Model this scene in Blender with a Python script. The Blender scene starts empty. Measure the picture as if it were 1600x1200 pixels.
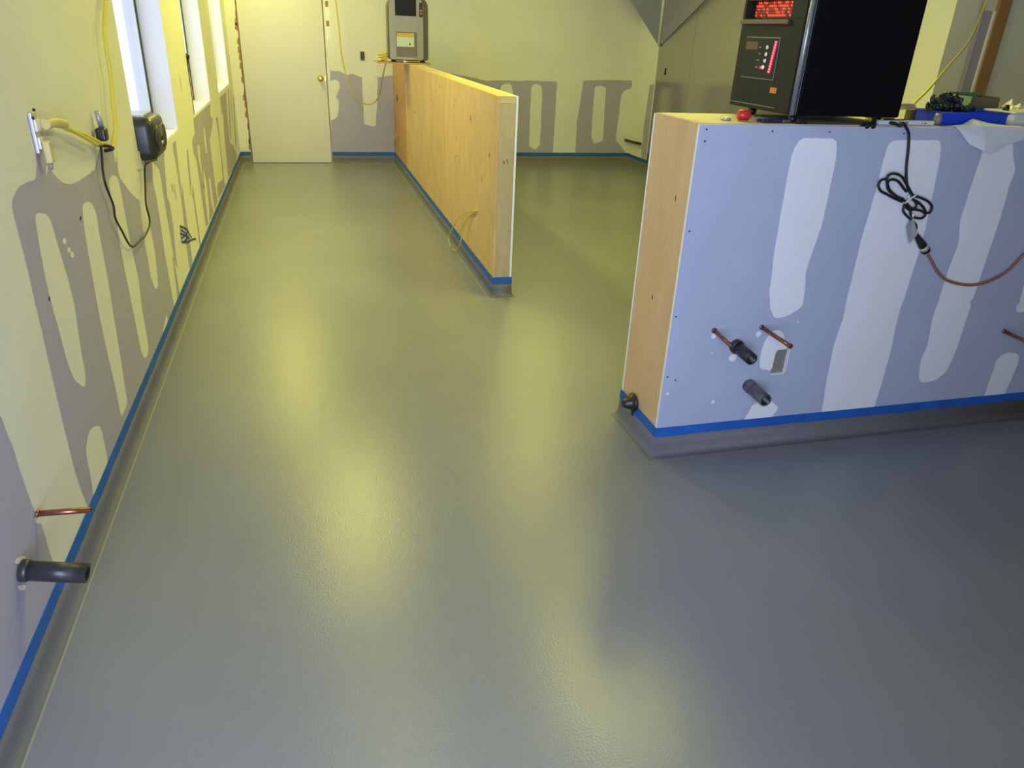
import bpy, bmesh, math, random
from mathutils import Vector, Matrix, noise
random.seed(7)
SC=bpy.context.scene; COL=SC.collection
# ---------------------------------------------------------------- camera
CAMX,CAMH=0.7453,1.53; F=1144.64; PITCH,YAW,ROLL=0.4456,0.2792,0.0448
cy_,sy_=math.cos(YAW),math.sin(YAW); cp_,sp_=math.cos(PITCH),math.sin(PITCH)
fwd=Vector((sy_*cp_,cy_*cp_,-sp_)); rgt=Vector((cy_,-sy_,0)); up=rgt.cross(fwd)
R_=math.cos(ROLL)*rgt+math.sin(ROLL)*up; U_=-math.sin(ROLL)*rgt+math.cos(ROLL)*up
cam=bpy.data.cameras.new('camera'); cam.sensor_width=36; cam.lens=F/1600*36; cam.clip_start=.02
co=bpy.data.objects.new('camera',cam); COL.objects.link(co)
M=Matrix((R_,U_,-fwd)).transposed().to_4x4(); M.translation=Vector((CAMX,0,CAMH)); co.matrix_world=M
SC.camera=co
# ---------------------------------------------------------------- world, daylight, exposure
SC.view_settings.view_transform='Standard'; SC.view_settings.look='None'; SC.view_settings.gamma=1
SC.view_settings.use_curve_mapping=False; SC.view_settings.exposure=0.0
w=bpy.data.worlds.new('world'); SC.world=w; w.use_nodes=True
bg=w.node_tree.nodes['Background']; bg.inputs[0].default_value=(.80,.88,1,1); bg.inputs[1].default_value=2.2
def area(name,loc,rot,sx,sy,power,col,spread=180):
    l=bpy.data.lights.new(name,'AREA'); l.shape='RECTANGLE'; l.size=sx; l.size_y=sy; l.energy=power; l.color=col; l.spread=math.radians(spread)
    o=bpy.data.objects.new(name,l); COL.objects.link(o); o.location=loc; o.rotation_euler=rot; return o
PI=math.pi
# light powers (W, colour)
YG=(1,.95,.175)
PWR={'front':(64,(.615,.695,1)),'lamp0':(35,YG),'lamp1':(13,YG),'lamp2':(37,YG),'lamp3':(8,YG),'lamp4':(27,YG),'lamp5':(17,YG)}
WORLD=(.615,.695,1); WS=1.75
#SOLO#
bg.inputs[0].default_value=(*WORLD,1); bg.inputs[1].default_value=WS
area('added_front_daylight',(.62,-.84,1.32),(PI/2,0,0),.8,2.0,*PWR['front'],spread=135)     # cool fill from an unseen opening, added behind the camera
LAMPS=[(0.98,5.7),(2.62,5.7),(2.72,3.7),(1.03,3.2),(0.45,8.55),(3.3,7.9)]
# ---------------------------------------------------------------- materials
def mat(name,col=(.5,.5,.5),rough=.6,metal=0,var=0,vscale=6,bump=0,bscale=80,emit=None,es=0,spec=.5,stretch=None,col2=None,coat=0,croug=.1):
    m=bpy.data.materials.new(name); m.use_nodes=True; nt=m.node_tree; N=nt.nodes; Lk=nt.links; b=N['Principled BSDF']
    b.inputs['Base Color'].default_value=(*col,1); b.inputs['Roughness'].default_value=rough; b.inputs['Metallic'].default_value=metal
    b.inputs['Specular IOR Level'].default_value=spec; b.inputs['Coat Weight'].default_value=coat; b.inputs['Coat Roughness'].default_value=croug
    tc=N.new('ShaderNodeTexCoord'); mp=N.new('ShaderNodeMapping'); Lk.new(tc.outputs['Object'],mp.inputs[0])
    if stretch: mp.inputs['Scale'].default_value=stretch
    if var or col2:
        n=N.new('ShaderNodeTexNoise'); n.inputs['Scale'].default_value=vscale; n.inputs['Detail'].default_value=5; Lk.new(mp.outputs[0],n.inputs[0])
        r=N.new('ShaderNodeValToRGB'); Lk.new(n.outputs[0],r.inputs[0])
        c2=col2 or tuple(c*(1-var) for c in col)
        r.color_ramp.elements[0].position=.3; r.color_ramp.elements[1].position=.7
        r.color_ramp.elements[0].color=(*c2,1); r.color_ramp.elements[1].color=(*col,1); Lk.new(r.outputs[0],b.inputs['Base Color'])
    if bump:
        n=N.new('ShaderNodeTexNoise'); n.inputs['Scale'].default_value=bscale; n.inputs['Detail'].default_value=3; Lk.new(mp.outputs[0],n.inputs[0])
        bp=N.new('ShaderNodeBump'); bp.inputs['Strength'].default_value=bump; bp.inputs['Distance'].default_value=.002
        Lk.new(n.outputs[0],bp.inputs['Height']); Lk.new(bp.outputs[0],b.inputs['Normal'])
    if emit: b.inputs['Emission Color'].default_value=(*emit,1); b.inputs['Emission Strength'].default_value=es
    return m
def woodmat(name,c1,c2,axis='z',knots=True,scale=1.0,ring=9,st=.16):
    m=bpy.data.materials.new(name); m.use_nodes=True; nt=m.node_tree; N=nt.nodes; Lk=nt.links; b=N['Principled BSDF']; b.inputs['Roughness'].default_value=.62
    tc=N.new('ShaderNodeTexCoord'); mp=N.new('ShaderNodeMapping'); Lk.new(tc.outputs['Object'],mp.inputs[0])
    mp.inputs['Scale'].default_value={'z':(1,1,st),'y':(1,st,1),'x':(st,1,1)}[axis]
    n=N.new('ShaderNodeTexNoise'); n.inputs['Scale'].default_value=ring*scale; n.inputs['Detail'].default_value=6; n.inputs['Distortion'].default_value=1.6; Lk.new(mp.outputs[0],n.inputs[0])
    n2=N.new('ShaderNodeTexNoise'); n2.inputs['Scale'].default_value=90*scale; n2.inputs['Detail'].default_value=4; Lk.new(mp.outputs[0],n2.inputs[0])
    r=N.new('ShaderNodeValToRGB'); e=r.color_ramp.elements; e[0].position=.32; e[1].position=.68; e[0].color=(*c2,1); e[1].color=(*c1,1)
    mx=N.new('ShaderNodeMix'); mx.data_type='FLOAT'; mx.inputs[0].default_value=.35; Lk.new(n.outputs[0],mx.inputs[2]); Lk.new(n2.outputs[0],mx.inputs[3]); Lk.new(mx.outputs[0],r.inputs[0])
    out=r.outputs[0]
    if knots:
        v=N.new('ShaderNodeTexVoronoi'); v.inputs['Scale'].default_value=4.5; mp2=N.new('ShaderNodeMapping'); Lk.new(tc.outputs['Object'],mp2.inputs[0]); mp2.inputs['Scale'].default_value={'z':(1,1,.6),'y':(1,.6,1),'x':(.6,1,1)}[axis]
        Lk.new(mp2.outputs[0],v.inputs[0]); r2=N.new('ShaderNodeValToRGB'); r2.color_ramp.elements[0].position=.035; r2.color_ramp.elements[1].position=.085
        r2.color_ramp.elements[0].color=(.28,.16,.08,1); r2.color_ramp.elements[1].color=(1,1,1,1); Lk.new(v.outputs['Distance'],r2.inputs[0])
        m2=N.new('ShaderNodeMix'); m2.data_type='RGBA'; m2.blend_type='MULTIPLY'; m2.inputs[0].default_value=.85
        Lk.new(out,m2.inputs[6]); Lk.new(r2.outputs[0],m2.inputs[7]); out=m2.outputs[2]
    Lk.new(out,b.inputs['Base Color'])
    return m
MUD=mat('joint_compound',(.78,.78,.69),.75,var=.05,vscale=3,bump=.25,bscale=60)
MUDI=mat('joint_compound_white',(.86,.88,.90),.75,var=.04,vscale=3,bump=.2,bscale=60)
PURP=mat('purple_drywall',(.42,.40,.53),.8,var=.06,vscale=5,bump=.15,bscale=150)
PURPI=mat('lavender_drywall',(.45,.50,.63),.8,var=.06,vscale=4,bump=.15,bscale=150)
INK=mat('blue_ink',(.02,.04,.25),.6); DARK=mat('dark_speck',(.02,.02,.025),.7)
PAPER=mat('drywall_edge_paper',(.86,.87,.86),.8)
CEIL=mat('ceiling_paint',(.42,.42,.38),.85,var=.04)
DOORP=mat('door_paint',(.68,.66,.58),.5,var=.03,vscale=2)
TAPE=mat('blue_masking_tape',(.012,.125,.52),.65,var=.25,vscale=14)
COVE=mat('cove_epoxy',(.150,.150,.155),.62,var=.12,vscale=5,bump=.3,bscale=200)
COVEL=mat('cove_edge_line',(.27,.27,.22),.6)
STEEL=mat('stainless_steel',(.50,.50,.48),.16,metal=1,bump=.03,bscale=20,stretch=(1,1,6))
HOODS=mat('hood_steel',(.40,.41,.50),.34,metal=.5,bump=.05,bscale=14,stretch=(1,1,.3))
BRIGHT=mat('steel_trim_and_glint',(.93,.95,.95),.35,metal=.35)  # edge trim; near-white so the hood crease glint sits in the colour
PLY=woodmat('plywood',(.72,.50,.24),(.56,.37,.15),ring=4,st=.5)
PLY2=woodmat('plywood_redder',(.55,.31,.13),(.42,.22,.08))
STUD=woodmat('stud_wood',(.56,.46,.26),(.43,.34,.19))
PINE=woodmat('clear_pine',(.72,.50,.29),(.60,.40,.21),knots=False,ring=6)
TOPW=woodmat('top_lumber',(.74,.60,.30),(.62,.48,.22),axis='y',knots=False)
TOPX=woodmat('top_board_wood',(.70,.62,.50),(.60,.50,.38),axis='x',knots=False)
BROWNW=woodmat('brown_stud',(.40,.22,.08),(.30,.16,.06))
COPPER=mat('copper',(.50,.20,.13),.38,metal=.9,var=.35,vscale=40,col2=(.22,.10,.07))
ABS=mat('black_plastic_pipe',(.014,.015,.017),.36,var=.3,vscale=22,col2=(.045,.045,.047))
ABSG=mat('grey_dusty_pipe',(.05,.052,.058),.38,var=.5,vscale=25,col2=(.17,.17,.19))
BLK=mat('black_plastic',(.012,.012,.013),.4); BLKC=mat('black_cabinet',(.002,.002,.003),.6,spec=.15)
RUB=mat('black_rubber',(.015,.014,.013),.35)
YEL=mat('yellow_cord',(.68,.57,.07),.5); ORG=mat('brown_orange_cord',(.33,.13,.07),.5)
WHT=mat('white_plastic',(.82,.82,.80),.4); GRYT=mat('grey_tag',(.42,.43,.48),.5)
WINW=mat('window_vinyl',(.80,.84,.86),.4); JAMB=mat('white_jamb',(.86,.86,.87),.6); GASK=mat('dark_gasket',(.03,.05,.06),.5)
BRASS=mat('brass',(.80,.58,.16),.22,metal=1)
BLUE=mat('blue_bin_plastic',(.005,.05,.55),.35); RED=mat('red_plastic',(.62,.03,.03),.35)
GRNP=mat('green_clear_plastic',(.14,.24,.12),.35); ALU=mat('pale_aluminium',(.62,.63,.66),.35,metal=.4)
GLOW=mat('heater_glow',(.2,.01,.005),.5,emit=(1,.035,.01),es=3.2)
GLOWD=mat('heater_glow_dim',(.2,.01,.005),.5,emit=(1,.06,.02),es=.35)
LEDR=mat('led_pink_red',(.3,.01,.03),.5,emit=(1,.03,.09),es=1.3)
LEDW=mat('led_white',(.7,.7,.72),.5,emit=(1,.5,.5),es=.5)
def floormat():
    m=mat('epoxy_floor',(.24,.25,.262),.27,spec=.6); nt=m.node_tree; N=nt.nodes; Lk=nt.links; b=N['Principled BSDF']
    tc=N['Texture Coordinate']
    n=N.new('ShaderNodeTexNoise'); n.inputs['Scale'].default_value=.9; n.inputs['Detail'].default_value=4; Lk.new(tc.outputs['Object'],n.inputs[0])
    r=N.new('ShaderNodeValToRGB'); r.color_ramp.elements[0].position=.35; r.color_ramp.elements[1].position=.65
    r.color_ramp.elements[0].color=(.225,.236,.248,1); r.color_ramp.elements[1].color=(.250,.262,.275,1); Lk.new(n.outputs[0],r.inputs[0]); Lk.new(r.outputs[0],b.inputs['Base Color'])
    v=N.new('ShaderNodeTexNoise'); v.inputs['Scale'].default_value=170; v.inputs['Detail'].default_value=2; Lk.new(tc.outputs['Object'],v.inputs[0])
    bp=N.new('ShaderNodeBump'); bp.inputs['Strength'].default_value=.55; bp.inputs['Distance'].default_value=.0012; Lk.new(v.outputs[0],bp.inputs['Height']); Lk.new(bp.outputs[0],b.inputs['Normal'])
    return m
FLOOR=floormat()
def glassmat():
    m=bpy.data.materials.new('window_glass'); m.use_nodes=True; nt=m.node_tree; N=nt.nodes
    g=N.new('ShaderNodeBsdfTransparent'); s=N.new('ShaderNodeBsdfGlossy'); s.inputs['Roughness'].default_value=.02; x=N.new('ShaderNodeMixShader'); x.inputs[0].default_value=.06
    nt.links.new(g.outputs[0],x.inputs[1]); nt.links.new(s.outputs[0],x.inputs[2]); nt.links.new(x.outputs[0],N['Material Output'].inputs[0]); return m
GLASS=glassmat()
# ---------------------------------------------------------------- mesh helpers
class MB:
    def __init__(s): s.bm=bmesh.new(); s.mats=[]
    def mi(s,m):
        if m not in s.mats: s.mats.append(m)
        return s.mats.index(m)
    def box(s,x0,x1,y0,y1,z0,z1,m,faces={},bev=0):
        b=s.bm; v=[b.verts.new((x,y,z)) for z in (z0,z1) for y in (y0,y1) for x in (x0,x1)]
        q={'-z':(0,2,3,1),'+z':(4,5,7,6),'-y':(0,1,5,4),'+y':(2,6,7,3),'-x':(0,4,6,2),'+x':(1,3,7,5)}
        fs=[]
        for k,ix in q.items():
            f=b.faces.new([v[i] for i in ix]); f.material_index=s.mi(faces.get(k,m)); fs.append(f)
        if bev:
            es=list({e for f in fs for e in f.edges}); r=bmesh.ops.bevel(b,geom=es,offset=bev,segments=3,affect='EDGES',profile=.6)
        return s
    def cyl(s,p0,p1,r0,r1=None,m=None,seg=20,cap=True,inner=None,mi_in=None):
        r1=r0 if r1 is None else r1; p0=Vector(p0); p1=Vector(p1); d=(p1-p0).normalized()
        a=d.orthogonal().normalized(); c=d.cross(a); b=s.bm; k=s.mi(m)
        def ring(p,r): return [b.verts.new(p+r*(math.cos(2*PI*i/seg)*a+math.sin(2*PI*i/seg)*c)) for i in range(seg)]
        A=ring(p0,r0); B=ring(p1,r1)
        for i in range(seg):
            f=b.faces.new((A[i],A[(i+1)%seg],B[(i+1)%seg],B[i])); f.smooth=True; f.material_index=k
        if cap: f=b.faces.new(A[::-1]); f.material_index=k
        if inner:
            C=ring(p1,inner); Dp=ring(p0+(p1-p0)*.1,inner); k2=s.mi(mi_in or m)
            for i in range(seg):
                j=(i+1)%seg
                f=b.faces.new((B[i],B[j],C[j],C[i])); f.material_index=k
                f=b.faces.new((C[i],C[j],Dp[j],Dp[i])); f.material_index=k2; f.smooth=True
            f=b.faces.new(Dp); f.material_index=k2
        elif cap: f=b.faces.new(B); f.material_index=k
        return s
    def lathe(s,prof,o,ax,m,seg=24):
        o=Vector(o); d=Vector(ax).normalized(); a=d.orthogonal().normalized(); c=d.cross(a); b=s.bm; k=s.mi(m); prev=None
        for (r,h) in prof:
            R=[b.verts.new(o+d*h+max(r,1e-4)*(math.cos(2*PI*i/seg)*a+math.sin(2*PI*i/seg)*c)) for i in range(seg)]
            if prev:
                for i in range(seg):
                    f=b.faces.new((prev[i],prev[(i+1)%seg],R[(i+1)%seg],R[i])); f.smooth=True; f.material_index=k
            else: f=b.faces.new(R[::-1]); f.material_index=k
            prev=R
        f=b.faces.new(prev); f.material_index=k
        return s
    def tube(s,pts,r,m,seg=8,sub=6,flat=1.0):
        P=[Vector(p) for p in pts]
        if len(P)>2 and sub>1:
            Q=[]
            for i in range(len(P)-1):
                a=P[max(i-1,0)];b_=P[i];c=P[i+1];d=P[min(i+2,len(P)-1)]
                for t in range(sub):
                    t=t/sub; Q.append(.5*((2*b_)+(-a+c)*t+(2*a-5*b_+4*c-d)*t*t+(-a+3*b_-3*c+d)*t**3))
            Q.append(P[-1]); P=Q
        b=s.bm; k=s.mi(m); prev=None; n=None
        for i,p in enumerate(P):
            d=(P[min(i+1,len(P)-1)]-P[max(i-1,0)])
            if d.length<1e-7: continue
            d.normalize()
            n=d.orthogonal().normalized() if n is None else (n-d*n.dot(d)).normalized()
            c=d.cross(n); R=[b.verts.new(p+r*(math.cos(2*PI*j/seg)*n+flat*math.sin(2*PI*j/seg)*c)) for j in range(seg)]
            if prev:
                for j in range(seg):
                    f=b.faces.new((prev[j],prev[(j+1)%seg],R[(j+1)%seg],R[j])); f.smooth=True; f.material_index=k
            else: f=b.faces.new(R[::-1]); f.material_index=k
            prev=R
        f=b.faces.new(prev); f.material_index=k
        return s
    def poly(s,pts3,m,nrm,th=0):
        """flat polygon of world points, raised th along nrm (with skirts back to the surface)"""
        b=s.bm; k=s.mi(m); nrm=Vector(nrm); T=[b.verts.new(Vector(p)+nrm*th) for p in pts3]
        f=b.faces.new(T); f.material_index=k; f.normal_update()
        if f.normal.dot(nrm)<0: f.normal_flip()
        if len(T)>4:
            for g in bmesh.ops.triangulate(b,faces=[f])['faces']:
                g.normal_update()
                if g.normal.dot(nrm)<0: g.normal_flip()
        return s
    def build(s,name,parent=None,smooth=False):
        bmesh.ops.recalc_face_normals(s.bm,faces=[f for f in s.bm.faces if len(f.edges)<=8]) if False else None
        me=bpy.data.meshes.new(name); s.bm.to_mesh(me); s.bm.free()
        for m in s.mats: me.materials.append(m)
        o=bpy.data.objects.new(name,me); COL.objects.link(o)
        if smooth:
            for p in me.polygons: p.use_smooth=True
        if parent: o.parent=parent; o.matrix_parent_inverse=Matrix.Translation(-Vector(parent.location))
        return o
def tag(o,label=None,cat=None,group=None,kind=None):
    if label: o['label']=label
    if cat: o['category']=cat
    if group: o['group']=group
    if kind: o['kind']=kind
    return o
def thing(name,label,cat,loc,group=None):
    o=bpy.data.objects.new(name,None); COL.objects.link(o); o.location=loc; o.empty_display_size=.05
    return tag(o,label,cat,group)
def struct(o,label=None,cat=None): return tag(o,label,cat,kind='structure')
def rough_edge(poly,step=.02,amp=.003,seed=0):
    """subdivide a 2-D outline and wobble it like a trowelled edge"""
    P=[Vector((a,b)) for a,b in poly]; n=len(P); Q=[]
    # two rounds of corner cutting for soft corners
    for i in range(n):
        a=P[i]; b=P[(i+1)%n]; L=(b-a).length; k=max(1,int(L/step))
        c=min(.25,.012/max(L,1e-4))
        ts=[c]+[c+(1-2*c)*j/k for j in range(1,k)]+[1-c]
        for t in ts:
            p=a.lerp(b,t); d=(b-a).normalized() if L>1e-6 else Vector((1,0)); nn=Vector((-d.y,d.x))
            v=noise.noise(Vector((p.x*9,p.y*9,seed)))*1.0+noise.noise(Vector((p.x*45,p.y*45,seed+3)))*.6
            Q.append(p+nn*v*amp)
    return Q
def paint(mb,lst,to3,nrm,mats,amp=.003):
    for i,it in enumerate(lst):
        mt,layer,pg=it; m=mats[mt]; th=.0006*layer+.000012*i
        if pg[0]=='line':
            pts,wd=pg[1],pg[2]
            for a,b in zip(pts,pts[1:]):
                a=Vector(a); b=Vector(b); d=(b-a).normalized()*1; n=Vector((-d.y,d.x))*wd/2
                mb.poly([to3(*q) for q in (a-n,b-n,b+n,a+n)],m,nrm,th)
        elif pg[0]=='dot':
            c=Vector(pg[1]); r=pg[2]; mb.poly([to3(*(c+Vector((math.cos(2*PI*j/10)*r*random.uniform(.8,1.2),math.sin(2*PI*j/10)*r*random.uniform(.8,1.2)))) ) for j in range(10)],m,nrm,th)
        else:
            if mt=='k': q=[Vector(p) for p in pg]
            else: q=rough_edge(pg,amp=amp,seed=i*1.7)
            mb.poly([to3(p[0],p[1]) for p in q],m,nrm,th)
D={'lw': [('p', 1, [(1.15, 1.3), (1.45, 1.02), (1.787, 0.669), (1.791, 0.615), (1.801, 0.567), (1.803, 0.486), (1.814, 0.389), (1.835, 0.3), (1.835, 0.19), (1.855, 0.125), (-0.79, 0.125), (-0.79, 1.0), (0.2, 1.25)]), ('p', 1, [(2.177, 1.083), (2.264, 1.111), (2.343, 1.108), (2.407, 1.1), (2.445, 1.149), (2.456, 1.179), (2.54, 1.167), (2.538, 1.14), (2.546, 1.109), (2.577, 1.081), (2.632, 1.052), (2.713, 1.031), (2.826, 1.02), (2.944, 1.023), (3.039, 1.022), (3.091, 1.048), (3.174, 1.084), (3.375, 1.046), (3.357, 0.987), (3.425, 1.021), (3.919, 0.948), (4.162, 0.925), (4.119, 0.873), (4.062, 0.789), (4.086, 0.698), (4.074, 0.569), (4.057, 0.448), (4.048, 0.348), (4.064, 0.412), (4.068, 0.278), (4.072, 0.121), (4.0520000000000005, 0.12), (2.183, 0.12), (2.183, 0.111), (2.149, 0.276), (2.151, 0.493), (2.162, 0.651), (2.175, 0.89)]), ('m', 2, [(2.324, 1.018), (2.353, 1.018), (2.422, 0.998), (2.447, 0.969), (2.454, 0.904), (2.473, 0.808), (2.48, 0.702), (2.443, 0.551), (2.439, 0.493), (2.412, 0.445), (2.38, 0.456), (2.321, 0.51), (2.302, 0.562), (2.297, 0.613), (2.288, 0.729), (2.286, 0.827), (2.291, 0.892), (2.314, 0.987)]), ('m', 2, [(2.786, 0.946), (2.851, 0.946), (2.916, 0.927), (2.941, 0.887), (2.926, 0.827), (2.918, 0.686), (2.898, 0.543), (2.871, 0.371), (2.842, 0.203), (2.838, 0.168), (2.715, 0.166), (2.72, 0.263), (2.715, 0.437), (2.716, 0.571), (2.729, 0.696), (2.743, 0.806), (2.76, 0.89)]), ('m', 2, [(3.196, 0.954), (3.277, 0.964), (3.358, 0.937), (3.363, 0.891), (3.36, 0.747), (3.367, 0.608), (3.391, 0.506), (3.35, 0.373), (3.339, 0.199), (3.301, 0.174), (3.217, 0.197), (3.192, 0.236), (3.189, 0.359), (3.185, 0.524), (3.182, 0.638), (3.192, 0.755), (3.212, 0.827), (3.19, 0.9)]), ('m', 2, [(3.418, 1.028), (3.374, 0.951), (3.406, 0.917), (3.516, 0.848), (3.619, 0.803), (3.687, 0.777), (3.652, 0.692), (3.628, 0.534), (3.642, 0.531), (3.623, 0.454), (3.66, 0.375), (3.696, 0.35), (3.754, 0.344), (3.798, 0.433), (3.816, 0.482), (3.815, 0.545), (3.811, 0.649), (3.856, 0.782), (3.922, 0.883), (3.929, 0.959)]), ('m', 2, [(2.271, 0.279), (2.334, 0.314), (2.392, 0.305), (2.457, 0.274), (2.467, 0.231), (2.465, 0.156), (2.446, 0.124), (2.325, 0.106), (2.241, 0.129), (2.258, 0.183)]), ('m', 2, [(3.845, 0.173), (3.844, 0.139), (3.804, 0.119), (3.664, 0.133), (3.738, 0.155)]), ('p', 1, [(4.116, 0.888), (4.342, 0.907), (4.534, 0.905), (4.461, 0.82), (4.378, 0.645), (4.424, 0.618), (4.425, 0.485), (4.348, 0.314), (4.355, 0.25), (4.269, 0.336), (4.292, 0.225), (4.281, 0.12), (4.196, 0.121), (4.23, 0.245), (4.254, 0.359), (4.291, 0.33), (4.293, 0.464), (4.286, 0.586), (4.286, 0.772), (4.262, 0.869), (4.236, 0.887), (4.291, 0.812)]), ('p', 1, [(4.823, 0.871), (4.952, 0.872), (4.924, 0.763), (4.868, 0.545), (4.947, 0.626), (4.928, 0.454), (4.908, 0.278), (4.893, 0.101), (4.78, 0.11), (4.743, 0.14), (4.765, 0.315), (4.82, 0.478), (4.841, 0.646), (4.826, 0.814), (4.807, 0.803)]), ('p', 1, [(5.332, 0.766), (5.395, 0.757), (5.293, 0.458), (5.391, 0.544), (5.376, 0.355), (5.36, 0.16), (5.341, 0.108), (5.279, 0.142), (5.299, 0.176), (5.315, 0.369), (5.318, 0.558), (5.216, 0.48)]), ('p', 1, [(5.857, 0.899), (7.026, 0.895), (6.924, 0.809), (7.088, 0.761), (6.932, 0.709), (6.655, 0.652), (6.655, 0.508), (6.662, 0.337), (6.687, 0.173), (6.665, 0.388), (6.707, 0.159), (6.386, 0.132), (6.127, 0.144), (5.747, 0.153), (5.732, 0.242), (5.737, 0.345), (5.728, 0.483), (5.721, 0.643), (5.633, 0.695), (5.624, 0.641), (5.639, 0.779), (5.837, 0.805)]), ('m', 2, [(6.359, 0.783), (6.43, 0.775), (6.389, 0.593), (6.31, 0.597), (6.307, 0.69)]), ('m', 2, [(5.862, 0.716), (5.972, 0.708), (5.925, 0.573), (5.88, 0.338), (6.026, 0.533), (6.094, 0.415), (6.032, 0.21), (5.914, 0.138), (5.865, 0.175), (5.897, 0.24), (5.905, 0.45), (5.845, 0.624)]), ('m', 2, [(6.262, 0.416), (6.364, 0.398), (6.369, 0.365), (6.346, 0.218), (6.382, 0.129), (6.304, 0.131), (6.225, 0.243)]), ('m', 2, [(6.693, 0.639), (6.78, 0.628), (6.772, 0.475), (6.73, 0.325), (6.729, 0.165), (6.78, 0.289), (6.73, 0.162), (6.648, 0.155), (6.618, 0.295), (6.653, 0.468), (6.661, 0.543), (6.584, 0.428)]), ('p', 1, [(7.346, 0.757), (7.497, 0.733), (7.444, 0.498), (7.287, 0.225), (6.833, 0.274), (6.586, 0.194), (6.688, 0.195), (6.765, 0.155), (7.337, 0.143), (7.388, 0.119), (7.369, 0.21), (7.375, 0.398), (7.414, 0.577), (7.365, 0.674)]), ('p', 1, [(7.942, 0.869), (8.612, 0.87), (8.43, 0.598), (8.362, 0.4), (8.705, 0.324), (9.054, 0.182), (8.719, 0.121), (7.783, 0.154), (7.85, 0.307), (7.911, 0.514), (8.044, 0.703), (7.91, 0.742)]), ('p', 1, [(8.875, 0.879), (8.991, 0.87), (8.601, 0.426), (8.44, 0.408)]), ('p', 1, [(9.475, 0.764), (9.582, 0.756), (9.109, 0.258), (8.985, 0.275)]), ('p', 1, [(9.172, 0.857), (9.246, 0.852), (8.992, 0.537), (8.932, 0.543)]), ('b', 4, ('line', [(4.639, 0.431), (4.604, 0.345)], 0.012)), ('b', 4, ('line', [(4.639, 0.431), (4.859, 0.357), (4.994, 0.268)], 0.012)), ('b', 4, ('line', [(4.604, 0.345), (4.786, 0.294), (5.066, 0.243), (5.166, 0.217)], 0.012)), ('b', 4, ('line', [(4.601, 0.397), (4.821, 0.324), (4.916, 0.285)], 0.012)), ('b', 4, ('line', [(4.651, 0.405), (4.802, 0.347), (4.864, 0.301)], 0.012)), ('b', 4, ('line', [(4.612, 0.363), (4.792, 0.338), (4.908, 0.339)], 0.012)), ('b', 4, ('line', [(4.669, 0.328), (4.87, 0.306)], 0.012)), ('b', 4, ('line', [(4.752, 0.303), (4.839, 0.32)], 0.012)), ('k', 4, ('line', [(4.648, 0.67), (4.648, 0.583)], 0.008)), ('k', 4, ('line', [(5.476, 1.194), (5.487, 1.098)], 0.008)), ('k', 4, ('line', [(7.317, 1.19), (7.303, 1.099)], 0.008)), ('k', 4, ('line', [(4.562, 0.69), (4.582, 0.639)], 0.008)), ('m', 2, [(2.501, 1.118), (2.526, 1.125), (2.516, 1.105), (2.49, 1.096)]), ('m', 2, [(2.52, 0.905), (2.546, 0.892), (2.527, 0.879), (2.497, 0.895)]), ('m', 2, [(2.543, 0.87), (2.57, 0.857), (2.551, 0.844), (2.52, 0.86)]), ('m', 2, [(2.564, 0.85), (2.591, 0.836), (2.572, 0.823), (2.541, 0.84)]), ('k', 3, [(2.735, 0.921), (2.749, 0.918), (2.74, 0.907), (2.726, 0.911)]), ('k', 3, [(2.276, 0.794), (2.286, 0.791), (2.278, 0.782), (2.269, 0.785)]), ('m', 2, [(1.634, 0.347), (1.661, 0.345), (1.699, 0.319), (1.703, 0.3), (1.66, 0.319)]), ('m', 2, [(1.614, 0.296), (1.662, 0.259), (1.648, 0.253), (1.623, 0.271)]), ('m', 2, [(1.802, 0.361), (1.832, 0.344), (1.848, 0.321), (1.818, 0.326), (1.799, 0.343)])], 
'bw': [('p', 1, [(1.103, 1.122), (1.111, 1.051), (1.212, 1.047), (1.286, 1.013), (1.363, 1.024), (1.464, 0.989), (1.659, 0.994), (1.751, 1.013), (1.843, 1.023), (1.84, 0.12), (1.055, 0.12)]), ('m', 2, [(1.465, 1.006), (1.651, 0.993), (1.647, 0.876), (1.612, 0.448), (1.558, 0.434), (1.466, 0.459), (1.465, 0.723)]), ('m', 2, [(1.092, 0.947), (1.156, 0.961), (1.2, 0.938), (1.201, 0.865), (1.144, 0.766), (1.179, 0.718), (1.171, 0.618), (1.151, 0.543), (1.102, 0.505), (1.071, 0.504), (1.085, 0.765)]), ('p', 1, [(1.955, 0.8), (2.555, 1.06), (2.775, 1.028), (2.999, 0.988), (3.196, 1.001), (3.411, 0.999), (3.569, 1.008), (3.914, 1.001), (3.914, 0.12), (1.955, 0.12)]), ('p', 1, [(4.27, 1.021), (4.577, 1.039), (4.94, 1.043), (4.944, 0.952), (4.852, 0.918), (4.811, 0.868), (4.791, 0.3), (4.973, 0.12), (4.2299999999999995, 0.12), (4.22, 0.5)]), ('m', 2, [(3.171, 0.911), (3.198, 0.958), (3.269, 0.97), (3.318, 0.953), (3.339, 0.863), (3.355, 0.278), (3.283, 0.223), (3.208, 0.277)]), ('m', 2, [(3.573, 0.933), (3.614, 0.973), (3.703, 0.954), (3.719, 0.924), (3.732, 0.225), (3.674, 0.169), (3.582, 0.211), (3.573, 0.658)]), ('m', 2, [(4.433, 0.953), (4.507, 0.974), (4.587, 0.944), (4.6, 0.51), (4.607, 0.286), (4.485, 0.243), (4.435, 0.341), (4.429, 0.672)])], 'rw': [('p', 1, [(8.98, 0.12), (9.13, 0.12), (9.16, 0.5), (9.12, 1.02), (8.98, 1.05)])], 
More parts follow.
